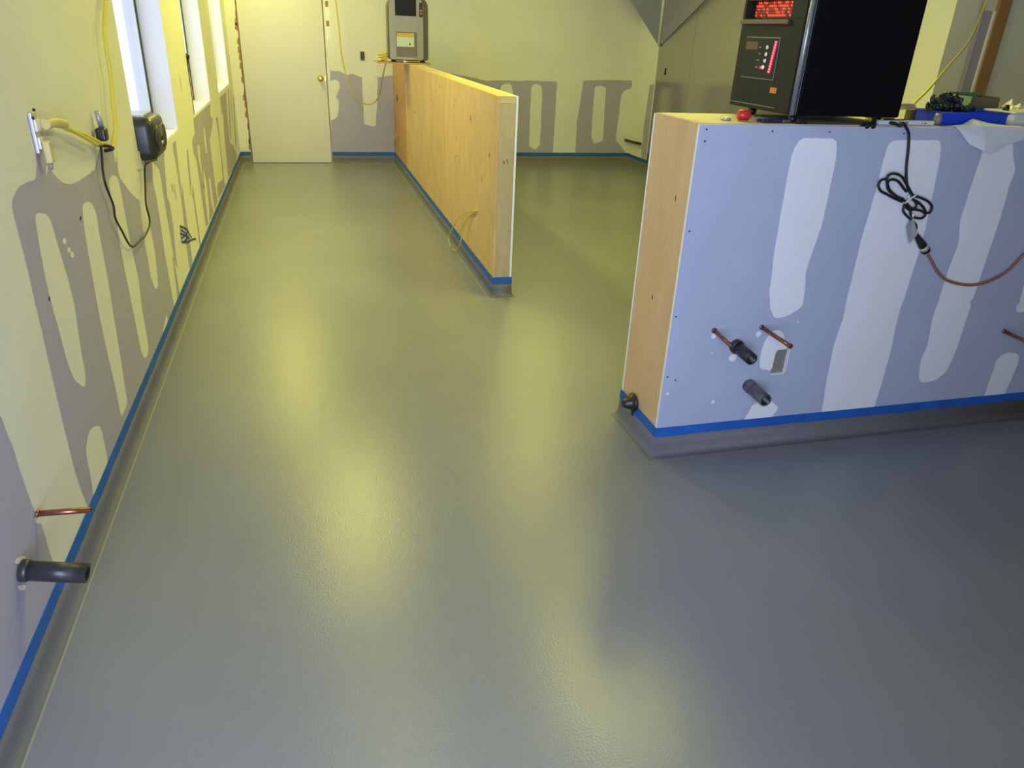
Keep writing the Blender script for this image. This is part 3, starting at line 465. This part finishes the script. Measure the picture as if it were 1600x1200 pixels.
MB().box(X-.001,X,2.436,2.475,1.377,1.396,mat('orange_sticker',(.65,.22,.04),.5)).build('sticker',e)
MB().box(X-.0015,X,2.43,2.733,1.329,1.3315,PO).build('seam_line',e)
mb=MB().cyl((X+.012,HYa+.004,HB+.002),(X+.012,HYa+.004,HT-.002),.009,m=TRIM,seg=14); mb.box(X+.022,X+.025,HYa-.0015,HYa,HB+.004,HT-.004,TRIM); mb.build('edge_trim',e)
for (x,y) in [(HXa+.05,HYa+.05),(HXb-.05,HYa+.05),(HXa+.05,HYb-.09),(HXb-.05,HYb-.09)]:
    mb=MB().cyl((x-.01,y,IZ+.0125),(x+.01,y,IZ+.0125),.0125,m=BLK,seg=14); mb.box(x-.013,x+.013,y-.008,y+.008,IZ+.016,HB,BLK); mb.build('caster',e)
# heater power cord: hangs down the face, coiled and tied
cz=lambda k:D['coil'][k]
e=thing('power_cord','black power cord hanging from the heater, coiled and tied on the lavender wall','power cord',(2.81,IY0,IZ))
off=[.010,.018,.012,.010,.018,.010,.012]
cx=cz(0)[1][0]; mb=MB(); p=[(cx-.035,2.365,IZ+.006),(cx-.018,2.335,IZ+.008),(cx-.006,2.311,IZ+.001)]+[(x,IY0-.010-.004*(i>5),z) for i,(x,z) in enumerate(cz(0))][1:]
mb.tube(p,.0052,BLK,seg=10)
for k in range(1,7):
    n=len(cz(k)); mb.tube([(x,IY0-off[k]-.006*math.sin(PI*i/(n-1)),z) for i,(x,z) in enumerate(cz(k))],.0048,BLK,seg=10)
x,z=cz(5)[-1]
p=[(a,IY0-.014,b) for a,b in [cz(5)[-1],(2.905*0+cz(5)[-1][0]+.006,cz(5)[-1][1]-.03),(D['conn'][0][0]-.004,D['conn'][0][1]+.03),D['conn'][0]]]
mb.tube(p,.0045,BLK,seg=10)
mb.build('cord',e)
T=D['tie']
MB().tube([(a,IY0-.026,b) for a,b in T[:3]],.003,WHT).tube([(a,IY0-.026,b) for a,b in T[3:]],.003,WHT).build('zip_tie',e)
x,z=T[4]
mb=MB().poly([(a,IY0-.022-.004*i,b) for i,(a,b) in enumerate(D['tag'])],GRYT,(0,-1,0),.001)
o=mb.build('warning_tag',e); sm=o.modifiers.new('thick','SOLIDIFY'); sm.thickness=.0006
mb=MB(); tz=D['tag'][0]; mb.tube([(tz[0]-.002,IY0-.02,tz[1]+.012),(tz[0],IY0-.022,tz[1])],.004,WHT,sub=1); mb.build('tag_loop',e)
C_=[Vector((a,IY0-.014,b)) for a,b in D['conn']]; d=(C_[-1]-C_[0]).normalized()
MB().lathe([(.005,0),(.009,.010),(.0155,(C_[2]-C_[0]).length*.9),(.0165,(C_[2]-C_[0]).length)],C_[0],d,BLK).build('plug',e)
# extension cord with its socket end
e=thing('extension_cord','brown orange extension cord plugged into the black heater cord','extension cord',tuple(C_[2]))
L2=(C_[2]-C_[0]).length; L3=(C_[3]-C_[0]).length; L4=(C_[4]-C_[0]).length; L5=(C_[5]-C_[0]).length
s=C_[0]+d*(L2+.001)
MB().lathe([(.0160,0),(.0165,.002),(.0165,.017)],s,d,mat('cream_socket',(.62,.58,.46),.5)).build('socket_front',e)
MB().lathe([(.0172,0),(.0178,.003),(.0175,.012)],s+d*.018,d,BLK).build('socket_band',e)
MB().lathe([(.0165,0),(.015,.004),(.008,.010)],s+d*.031,d,mat('cream_cap',(.55,.52,.46),.5)).build('socket_cap',e)
oc=[(a,IY0-.012,b) for a,b in D['ocord']]; oc[0]=tuple(s+d*.036); oc+=[(3.72,IY0-.012,.86),(3.86,IY0-.012,.96),(4.0,IY0-.012,1.12),(4.08,IY0-.010,1.27),(4.10,IY0+.01,IZ+.010),(4.15,IY0+.10,IZ+.006)]
MB().tube(oc,.0058,ORG,seg=10).build('cord',e)
# ================================================================ THINGS ON THE COUNTER WALL
e=thing('tape_measure','red plastic reel on the counter wall top beside the black heater','reel',(2.255,2.42,IZ))
MB().lathe([(.012,0),(.0175,.005),(.0175,.038),(.012,.044)],(2.216,2.422,IZ+.0185),(1,-.25,0),RED).build('case',e)
MB().lathe([(.006,0),(.006,.004)],(2.275,2.4085,IZ+.0185),(1,-.25,0),BLK,seg=12).build('hub',e)
def tool(label,name,cat,parts,loc,group=None):
    e=thing(name,label,cat,loc,group)
    for nm,fn in parts: m_=MB(); fn(m_); m_.build(nm,e)
    return e
tool('small silver hose clamp at the left corner of the counter wall top','hose_clamp','clamp',[('band',lambda m:m.tube([(2.175+.013*math.cos(a*PI/8),2.43+.013*math.sin(a*PI/8),IZ+.005) for a in range(17)],.004,ALU)),('screw',lambda m:m.cyl((2.158,2.412,IZ+.0055),(2.185,2.412,IZ+.0055),.0045,m=ALU,seg=10))],(2.175,2.43,IZ))
tool('dark blue gripped pliers lying by the red reel','pliers','pliers',[('handle',lambda m:m.tube([(2.272,2.385,IZ+.006),(2.32,2.375,IZ+.006),(2.36,2.372,IZ+.006)],.0055,mat('navy_grip',(.02,.03,.08),.4),flat=1)),('handle',lambda m:m.tube([(2.275,2.36,IZ+.006),(2.32,2.362,IZ+.006),(2.36,2.368,IZ+.006)],.0055,mat('navy_grip2',(.02,.03,.08),.4))),('jaws',lambda m:m.box(2.361,2.395,2.362,2.378,IZ+.0005,IZ+.011,mat('tool_steel',(.25,.26,.28),.35,metal=.8),bev=.003))],(2.33,2.37,IZ))
tool('black plastic clip in front of the near heater edge','clip','clip',[('body',lambda m:(m.box(2.405,2.438,2.333,2.345,IZ+.0005,IZ+.006,BLK),m.box(2.405,2.411,2.333,2.345,IZ+.006,IZ+.015,BLK),m.box(2.432,2.438,2.333,2.345,IZ+.006,IZ+.015,BLK)))],(2.42,2.34,IZ))
tool('black wing nut clamp under the middle of the heater side','clamp','clamp',[('base',lambda m:m.box(2.655,2.72,2.326,2.338,IZ-.008,IZ+.010,BLK,bev=.003)),('knob',lambda m:m.lathe([(.008,0),(.010,.004),(.008,.012)],(2.675,2.325,IZ-.002),(0,-1,0),BLK)),('knob',lambda m:m.lathe([(.008,0),(.010,.004),(.008,.012)],(2.70,2.325,IZ-.002),(0,-1,0),BLK))],(2.69,2.33,IZ))
tool('white aluminium spirit level lying beneath the black cord','spirit_level','level',[('body',lambda m:(m.box(2.745,2.985,2.345,2.360,IZ+.0005,IZ+.0155,mat('level_white',(.66,.67,.74),.4),bev=.0015),m.box(2.93,2.933,2.3445,2.345,IZ+.005,IZ+.011,DARK),m.box(2.942,2.950,2.3445,2.345,IZ+.006,IZ+.010,DARK))),('vial',lambda m:m.box(2.83,2.87,2.3435,2.345,IZ+.003,IZ+.012,GRNP))],(2.87,2.35,IZ))
tool('dull grey tape roll standing at the end of the spirit level','tape_roll','tape roll',[('roll',lambda m:m.cyl((3.006,2.372,IZ+.0215),(3.024,2.360,IZ+.0215),.021,m=mat('grey_tape',(.20,.20,.195),.35),seg=28,inner=.012))],(3.015,2.365,IZ))
tool('black cable heap behind the spirit level','cable_heap','cable',[('cable',lambda m:m.tube([(2.85+.10*random.random()+(i%5)*.015,2.42+.04*math.sin(i*1.7),IZ+.005+.0018*(i%4)) for i in range(18)],.0045,BLK))],(2.9,2.42,IZ))
tool('yellow cord bundle beside the black heater','cord_bundle','cord bundle',[('cord',lambda m:m.tube([(2.90+.055*math.cos(i*.9),2.53+.045*math.sin(i*.9),IZ+.006+.0011*i) for i in range(22)],.005,YEL))],(2.92,2.53,IZ))
# yellow cord rising to the right
tag(MB().tube(D['rcord']+[(2.98,2.56,IZ+.045),(2.955,2.55,IZ+.034)],.0055,YEL).build('extension_cord'),'yellow extension cord slanting up past the bare stud at right','extension cord')
# trowel / thin metal ruler resting on the bin
tool('thin pale metal trowel lying across behind the tape roll','trowel','trowel',[('blade',lambda m:m.box(2.955,3.13,2.51,2.56,IZ+.040,IZ+.0425,ALU)),('handle',lambda m:m.tube([(2.97,2.535,IZ+.043),(2.985,2.535,IZ+.054),(3.04,2.535,IZ+.054),(3.055,2.535,IZ+.043)],.006,mat('tan_handle',(.45,.33,.24),.5))),('support',lambda m:m.box(3.03,3.10,2.52,2.55,IZ+.0005,IZ+.0395,mat('dark_olive_block',(.12,.115,.05),.7)))],(3.05,2.5,IZ))
# blue bin
def bin_(m):
    x0,x1,y0,y1,z0,z1=3.035,3.345,2.375,2.50,IZ+.0005,IZ+.043; th=.003
    m.box(x0,x1,y0,y1,z0,z0+th,BLUE)
    m.box(x0,x1,y0,y0+th,z0+th,z1,BLUE); m.box(x0,x1,y1-th,y1,z0+th,z1,BLUE); m.box(x0,x0+th,y0+th,y1-th,z0+th,z1,BLUE); m.box(x1-th,x1,y0+th,y1-th,z0+th,z1,BLUE)
tool('shallow bright blue plastic tray on the counter wall','tray','tray',[('basin',bin_),('rim',lambda m:m.tube([(3.033,2.373,IZ+.044),(3.347,2.373,IZ+.044),(3.347,2.502,IZ+.044),(3.033,2.502,IZ+.044),(3.033,2.373,IZ+.044)],.0035,BLUE,sub=1,flat=.5))],(3.2,2.43,IZ))
# clear crate of dark fittings behind the tray
def crate(m):
    x0,x1,y0,y1,z0,z1=3.31,3.45,2.53,2.64,IZ+.0005,IZ+.102; th=.003
    m.box(x0,x1,y0,y1,z0,z0+th,GRNP); m.box(x0,x1,y0,y0+th,z0+th,z1-.012,mat('smoky_plastic',(.13,.12,.07),.35)); m.box(x0,x1,y1-th,y1,z0+th,z1,GRNP); m.box(x0,x0+th,y0+th,y1-th,z0+th,z1-.01,GRNP); m.box(x1-th,x1,y0+th,y1-th,z0+th,z1-.01,mat('smoky_plastic2',(.06,.05,.035),.35))
tool('smoky green plastic tub standing behind the blue tray','tub','tub',[('basin',crate)],(3.32,2.58,IZ))
fit=None
OL=mat('olive_dark_fitting',(.035,.045,.028),.45); 
k=0
rows={'middle':[(3.065,2.43,.060,.017),(3.10,2.44,.064,.018),(3.135,2.44,.062,.017),(3.168,2.43,.064,.018),(3.20,2.44,.060,.016),(3.232,2.43,.056,.016),(3.262,2.44,.052,.014)],
 'top':[(3.08,2.43,.086,.017),(3.118,2.435,.090,.018),(3.155,2.435,.094,.018),(3.186,2.435,.084,.015)],
 'bottom':[(3.105,2.44,.027,.019),(3.15,2.44,.027,.019),(3.195,2.44,.027,.019),(3.24,2.44,.025,.017)]}
ORD=['leftmost','second from left','third from left','fourth from left','fifth from left','sixth from left','rightmost']
for row,n_,(x,y,z,r) in [(a,i,b) for a,l in rows.items() for i,b in enumerate(l)]:
    x-=.035; z+=IZ
    e=thing('pipe_fitting','dark olive pipe fitting in the blue tray, %s in the %s row'%(ORD[n_],row),'pipe fitting',(x,y,z-r),'dark pipe fittings in the blue tray')
    ax=Vector((random.uniform(-1,1),random.uniform(-1,.2),random.uniform(-.3,.6))).normalized()
    MB().lathe([(r*.75,-r),(r*.95,-r*.9),(r*.95,-r*.45),(r*.7,-r*.4),(r*.7,r*.4),(r*.95,r*.45),(r*.95,r*.9),(r*.7,r)],(x,y,z),ax,OL if k%3 else BLK,seg=14).build('body',e)
    MB().lathe([(r*.45,0),(r*.45,r*1.1),(r*.55,r*1.12),(r*.55,r*1.3)],(x,y,z),ax.orthogonal(),BLK,seg=12).build('branch',e); k+=1
tool('white box at the right end of the counter wall top','box','box',[('body',lambda m:m.box(3.36,3.56,2.36,2.50,IZ+.0005,IZ+.045,mat('offwhite_box',(.66,.64,.56),.6),bev=.004)),('lid',lambda m:m.box(3.356,3.564,2.356,2.504,IZ+.0455,IZ+.052,mat('offwhite_lid',(.70,.67,.58),.6),bev=.002))],(3.46,2.43,IZ))
tool('small black cap standing on the white box','cap','cap',[('body',lambda m:m.lathe([(.011,0),(.012,.012),(.009,.013),(.009,.020)],(3.375,2.42,IZ+.0525),(0,0,1),BLK))],(3.375,2.42,IZ+.052))
# crumpled cream paper behind
def crumple(m,x0,x1,y0,y1,z,amp,mt):
    nx,ny=12,8; V=[[m.bm.verts.new((x0+(x1-x0)*i/nx,y0+(y1-y0)*j/ny,z+amp*abs(noise.noise(Vector((i*.6,j*.6,3))))*2)) for i in range(nx+1)] for j in range(ny+1)]
    for j in range(ny):
        for i in range(nx): f=m.bm.faces.new((V[j][i],V[j][i+1],V[j+1][i+1],V[j+1][i])); f.material_index=m.mi(mt)
CR=mat('cream_paper',(.80,.74,.50),.7)
e=thing('rag','crumpled cream rag behind the white box','rag',(3.55,2.59,IZ)); o=MB(); crumple(o,3.455,3.66,2.53,2.65,IZ+.03,.04,CR); o.box(3.46,3.65,2.535,2.645,IZ+.0005,IZ+.03,CR); o.build('cloth',e)
# white sheet of paper draped over the edge
P=D['paper'] if 'paper' in D else None
SH=mat('white_paper',(.74,.76,.78),.6)
e=thing('paper_sheet','creased white paper sheet hanging over the counter wall edge','paper',(3.2,2.32,IZ))
mb=MB()
top=[(3.045,2.365),(3.12,2.352),(3.19,2.36),(3.28,2.350),(3.37,2.352)]; V=[]
zs=IZ+.0015
rows=[[(3.05,2.335,zs),(3.13,2.36,zs+.004),(3.175,2.366,zs+.024),(3.24,2.352,zs+.010),(3.32,2.350,zs+.004),(3.45,2.345,zs+.002)],
 [(3.055,2.3160,zs),(3.12,2.3145,zs+.002),(3.175,2.312,zs+.003),(3.24,2.3125,zs+.002),(3.32,2.313,zs+.001),(3.44,2.3145,zs)],
 [(3.075,2.3125,1.276),(3.13,2.303,1.262),(3.185,2.296,1.255),(3.245,2.300,1.255),(3.32,2.305,1.262),(3.42,2.311,1.268)],
 [(3.105,2.3125,1.252),(3.15,2.300,1.235),(3.19,2.292,1.225),(3.245,2.296,1.222),(3.31,2.303,1.240),(3.40,2.311,1.252)],
 [(3.135,2.311,1.228),(3.16,2.302,1.218),(3.20,2.294,1.203),(3.245,2.297,1.198),(3.30,2.304,1.222),(3.385,2.311,1.246)]]
VV=[[mb.bm.verts.new(p) for p in r] for r in rows]
for j in range(4):
    for i in range(5): f=mb.bm.faces.new((VV[j][i],VV[j][i+1],VV[j+1][i+1],VV[j+1][i])); f.material_index=mb.mi(SH)
o=mb.build('sheet',e); s_=o.modifiers.new('s','SOLIDIFY'); s_.thickness=.0007; s_.offset=0
# ================================================================ FAR HEATER ON ITS BOARD
BZ=HZ+.003
tag(MB().box(1.515,2.06,8.12,8.50,BZ,BZ+.012,woodmat('shelf_board_wood',(.62,.40,.20),(.5,.3,.14),axis='x')).build('shelf_board'),'thin wooden board laid across the far end of the half wall','board')
BZ+=.0125
SIL=mat('silver_taupe_plastic',(.36,.35,.29),.35,metal=.3); SILd=mat('dark_olive_side',(.10,.09,.045),.4); DG=mat('dark_window',(.012,.012,.02),.2)
e=thing('portable_heater','tall silver portable heater with a sticker on the far end board','heater',(1.845,8.28,BZ))
x0,x1,y0,y1=1.645,2.045,8.17,8.42; z0,z1=BZ+.022,BZ+.61
mb=MB()
def rrect(m,x0,x1,z0,z1,y0,y1,r,mt,rb=None,seg=8):
    rb=r if rb is None else rb
    out=[]
    for (cx,cz,a0,rr) in [(x1-rb,z0+rb,-PI/2,rb),(x1-r,z1-r,0,r),(x0+r,z1-r,PI/2,r),(x0+rb,z0+rb,PI,rb)]:
        for k in range(seg+1):
            a=a0+PI/2*k/seg; out.append((cx+rr*math.cos(a),cz+rr*math.sin(a)))
    b=m.bm; A=[b.verts.new((x,y0,z)) for x,z in out]; B=[b.verts.new((x,y1,z)) for x,z in out]; k=m.mi(mt)
    f=b.faces.new(A); f.material_index=k; f=b.faces.new(B[::-1]); f.material_index=k
    for i in range(len(out)):
        j=(i+1)%len(out); f=b.faces.new((A[i],B[i],B[j],A[j])); f.material_index=k; f.smooth=True
rrect(mb,x0,x1,z0,z1,y0+.03,y1,.11,SILd,.03); mb.build('rear_shell',e)
mb=MB(); rrect(mb,x0+.006,x1-.055,z0+.004,z1-.004,y0,y0+.03,.10,SIL,.025); mb.build('front_shell',e)
MB().box(x0+.065,x0+.275,y0-.003,y0,z0+.405,z1-.03,DG,bev=.001).build('dark_window',e)
c_=MB().box(x0+.305,x0+.340,y0-.004,y0,z0+.40,z1-.06,BLK,bev=.001).build('control_strip',e)
MB().box(x0+.317,x0+.328,y0-.006,y0-.004,z0+.450,z0+.464,GLOW).build('indicator',c_)
MB().box(x0+.318,x0+.326,y0-.005,y0-.004,z0+.424,z0+.438,WHT).build('indicator',c_)
mb=MB()
for dx in (0,.2): mb.box(x0+.062+dx*1.1,x0+.070+dx*1.1,y0-.008,y0,z0+.02,z0+.28,SIL,bev=.002)
mb.poly([(x0+.072,y0,z0+.03),(x0+.28,y0,z0+.03),(x0+.28,y0,z0+.26),(x0+.072,y0,z0+.26)],mat('lower_panel',(.19,.16,.12),.4),(0,-1,0),.001); mb.build('lower_panel',e)
mb=MB().box(x0+.075,x0+.25,y0-.0035,y0-.0015,z0+.125,z0+.215,mat('pale_sticker',(.66,.74,.58),.3)); mb.box(x0+.075,x0+.25,y0-.0042,y0-.0035,z0+.215,z0+.25,mat('yellow_sticker_band',(.72,.48,.04),.3)); mb.box(x0+.20,x0+.213,y0-.0042,y0-.0035,z0+.14,z0+.16,DARK); mb.build('sticker',e)
MB().box(x0+.05,x0+.30,y0+.006,y1-.03,z0-.006,z0+.006,DARK).build('base_plate',e)
for (x,y) in [(x0+.05,y0+.04),(x1-.05,y0+.04),(x0+.05,y1-.04),(x1-.05,y1-.04)]: MB().cyl((x-.012,y,BZ+.0125),(x+.012,y,BZ+.0125),.012,m=BLK,seg=12).build('caster',e)
e=thing('adapter_plug','small white plug lying in front of the silver heater','plug',(1.80,8.145,BZ)); MB().box(1.782,1.80,8.13,8.155,BZ+.0005,BZ+.022,WHT,bev=.003).build('body',e); MB().box(1.80,1.822,8.136,8.148,BZ+.004,BZ+.014,CR,bev=.002).build('prong_base',e)
# coil of yellow cord on the left of the board + hanging cord
mb=MB().tube([(1.578+.048*math.cos(i*.8),8.25+.06*math.sin(i*.8),BZ+.007+.0030*i) for i in range(26)],.0075,YEL); 
tag(mb.build('cord_coil'),'yellow cord coil on the left end of the far board','cord coil')
tag(MB().tube(D['yc3']+[(1.53,8.2,BZ+.010),(1.56,8.18,BZ+.010)],.0075,mat('tan_yellow_cord',(.62,.48,.10),.5)).build('extension_cord'),'yellow extension cord drooping in a loop between the door and the half wall','extension cord')
# outlet box hole on the back wall
e=thing('electrical_box','open electrical box on the back wall with dark wires showing','electrical box',(1.48,YB,1.22))
MB().box(1.455,1.508,YB-.003,YB,1.17,1.275,mat('box_hole_rim',(.5,.5,.42),.6),bev=.001).build('frame',e)
mb=MB().box(1.460,1.503,YB-.0045,YB-.003,1.176,1.27,mat('box_grey_inside',(.20,.20,.17),.6)); mb.build('back_plate',e)
MB().tube([(1.470,YB-.006,1.265),(1.466,YB-.012,1.22),(1.474,YB-.010,1.185)],.006,BLK).tube([(1.492,YB-.006,1.262),(1.497,YB-.014,1.225),(1.489,YB-.010,1.19)],.006,BLK).build('wire',e)
# black gas pipe from the back wall near the corner
tag(MB().tube([(4.93,YB,.300),(4.935,9.40,.303),(4.94,9.12,.315)],.016,BLK,seg=12,sub=3).build('gas_pipe'),'thin black pipe stub sticking out by the right back corner','pipe')
# ================================================================ STAINLESS WALL PANEL AND HOOD
e=thing('steel_wall_panel','stainless steel sheet covering the right wall behind the counter','steel panel',(XR,7.6,.12))
MB().box(XR-.004,XR-.0005,8.10,8.965,.135,CZ-.002,STEEL).build('sheet',e); MB().box(XR-.004,XR-.0005,6.1,8.096,.135,CZ-.002,STEEL).build('sheet',e)
MB().box(XR-.008,XR-.0045,8.958,8.968,.135,1.07,BRIGHT).build('corner_trim',e)
mb=MB().cyl((XR-.0045,8.719,1.17),(XR-.018,8.719,1.17),.007,m=DARK,seg=10); mb.box(XR-.012,XR-.0045,8.712,8.726,1.16,1.235,DARK); tag(mb.build('hook'),'small dark hook on the stainless steel panel','hook')
e=thing('range_hood','stainless range hood with a pointed lower side panel on the right wall','range hood',(XR,8.2,1.46))
mb=MB(); yh=8.96; 
side=[(XR-.012,1.462),(XR-.012,CZ-.01),(XR-1.15,CZ-.01),(XR-1.15,2.46),(XR-.514,1.95)]
for dy in (0,):
    def sp(x): return yh-.14*(XR-x)/.5 if XR-x<.52 else yh-.14*1.03
A=[mb.bm.verts.new((x,sp(x),z)) for x,z in side]; B=[mb.bm.verts.new((x,sp(x)+.004,z)) for x,z in side]
mb.bm.faces.new(A); mb.bm.faces.new(B[::-1])
for i in range(5): mb.bm.faces.new((A[i],B[i],B[(i+1)%5],A[(i+1)%5]))
mb.mi(HOODS); mb.build('side_panel',e)
# the face that folds back along the wall from the same crease
mb=MB(); fr_=[(8.955,1.466),(8.955,CZ-.01),(6.35,CZ-.01),(6.35,2.62),(7.86,1.985)]
A=[mb.bm.verts.new((XR-.0105,y,z)) for y,z in fr_]; B=[mb.bm.verts.new((XR-.0050,y,z)) for y,z in fr_]
mb.bm.faces.new(A); mb.bm.faces.new(B[::-1])
for i in range(5): mb.bm.faces.new((A[i],B[i],B[(i+1)%5],A[(i+1)%5]))
mb.mi(HOODS); mb.build('wall_side_panel',e)
MB().cyl((XR-.026,yh-.018,1.462),(XR-.026,yh-.018,CZ-.01),.018,m=BRIGHT,seg=12).build('wall_flange',e)  # crease edge, its bright glint painted by the near-white steel
# ================================================================ LEFT WALL THINGS
e=thing('wall_outlet','open double outlet without cover on the left wall','outlet',(0,2.475,1.22))
mb=MB(); mb.box(.001,.010,2.452,2.50,1.165,1.275,ALU,bev=.002); mb.build('strap',e)
for z in (1.238,1.19): MB().box(.010,.016,2.458,2.494,z-.014,z+.018,WHT,bev=.002).build('socket',e)
MB().cyl((.010,2.476,1.281),(.016,2.476,1.281),.004,m=DARK,seg=10).cyl((.010,2.452,1.262),(.016,2.452,1.262),.004,m=DARK,seg=10).build('screw',e)
YT=mat('yellow_tan_plug',(.62,.52,.22),.45)
e=thing('extension_cord','yellow extension cord from the left outlet running up beside the window','extension cord',(.03,2.5,1.23))
yc=D['yc1']
MB().tube([(.026,2.500,1.240),(.033,2.55,1.2395),(.033,2.60,1.232),(.032,2.66,1.222)],.0145,YT,seg=12).build('plug',e)
yc2=[p for p in yc if p[1]>2.66]
MB().tube([(.032,2.655,1.223)]+yc2+[(.03,yc2[-1][1]+.02,2.2),(.02,yc2[-1][1]+.03,CZ-.003)],.0075,YEL,seg=10).build('cord',e)
MB().tube([(.032,2.66,1.215)]+[p for p in D['yc2'] if p[1]>2.66],.0065,YEL,seg=10).build('return_cord',e)
e=thing('plug_adapter','cream plug hanging in the lower socket of the left outlet','plug',(.03,2.5,1.17)); MB().box(.0165,.036,2.462,2.488,1.135,1.198,YT,bev=.006).build('body',e); MB().tube([(.026,2.475,1.134),(.022,2.476,1.118)],.006,mat('grey_lead',(.30,.28,.33),.5),sub=1).build('lead',e)
n_=D['nail']
e=thing('radio_plug','black plug tied at the grey rod on the left wall','plug',n_[2])
MB().cyl((.02,n_[0][1],n_[0][2]),(.024,n_[1][1],n_[1][2]),.0095,m=mat('grey_rod',(.42,.42,.46),.4,metal=.4),seg=12).build('rod',e)
MB().box(.010,.045,n_[2][1]-.022,n_[2][1]+.026,n_[2][2]-.030,n_[2][2]+.016,BLK,bev=.009).build('plug_body',e)
MB().tube([(.02,n_[2][1]-.06,n_[2][2]-.035),(.045,n_[2][1]-.02,n_[2][2]-.045),(.05,n_[2][1]+.02,n_[2][2]-.06),(.02,n_[2][1]+.03,n_[2][2]-.07)],.007,BLK).build('knot',e)
tag(MB().tube(D['bc']+[(.05,3.73,.935),(.07,3.86,.93)],.0042,BLK).build('power_cord'),'thin black radio cord looping down the left wall','power cord')
# radio on the sill
RB=mat('radio_black',(.028,.028,.024),.35); RG=mat('radio_brown_face',(.10,.085,.055),.3); RS=mat('radio_silver',(.55,.56,.50),.3,metal=.4)
e=thing('radio','dusty black portable radio on the sill of the nearest window','radio',(.0,4.05,WZ0+.012))
X0,X1,ya,yb,za=-.10,.078,3.86,4.17,WZ0+.0125
mb=MB().box(X0,X1,ya,yb,za,za+.195,RB,bev=.045); mb.build('case',e,smooth=True)
MB().lathe([(.058,0),(.062,.004),(.050,.010),(.030,.006),(.01,.012)],(X1-.004,ya+.08,za+.095),(1,0,0),RB).build('speaker',e)
MB().lathe([(.058,0),(.062,.004),(.050,.010),(.030,.006),(.01,.012)],(X1-.004,yb-.08,za+.095),(1,0,0),RB).build('speaker',e)
MB().box(X1-.003,X1+.006,ya+.12,ya+.19,za+.10,za+.15,RG,bev=.002).build('dial',e)
for k in range(4): MB().lathe([(.008,0),(.008,.008)],(X1-.003,ya+.125+k*.020,za+.07),(1,0,0),RS,seg=12).build('knob',e)
MB().box(X0+.04,X1-.045,ya+.05,yb-.05,za+.1945,za+.203,RS,bev=.002).build('top_plate',e)
MB().tube([(-.06,ya+.06,za+.190),(-.062,ya+.07,za+.205),(-.062,yb-.07,za+.205),(-.06,yb-.06,za+.190)],.007,RS,sub=4).build('handle',e)
# brush standing in the middle window
e=thing('paint_brush','slim dark handled brush standing at the near edge of the middle window','brush',(-.02,5.955,WZ0+.012))
MB().tube([(-.012,5.965,WZ0+.0125),(-.012,5.97,WZ0+.10),(-.012,5.975,WZ0+.20)],.014,mat('brush_brown',(.18,.10,.06),.5),seg=12).build('bristles',e)
MB().tube([(-.012,5.975,WZ0+.195),(-.012,5.982,WZ0+.30),(-.010,5.99,WZ0+.37)],.013,BLK,seg=12).build('handle',e)
MB().lathe([(.008,0),(.024,.012),(.026,.03),(.018,.046)],(-.010,5.99,WZ0+.365),(0,0,1),BLK).build('grip',e)
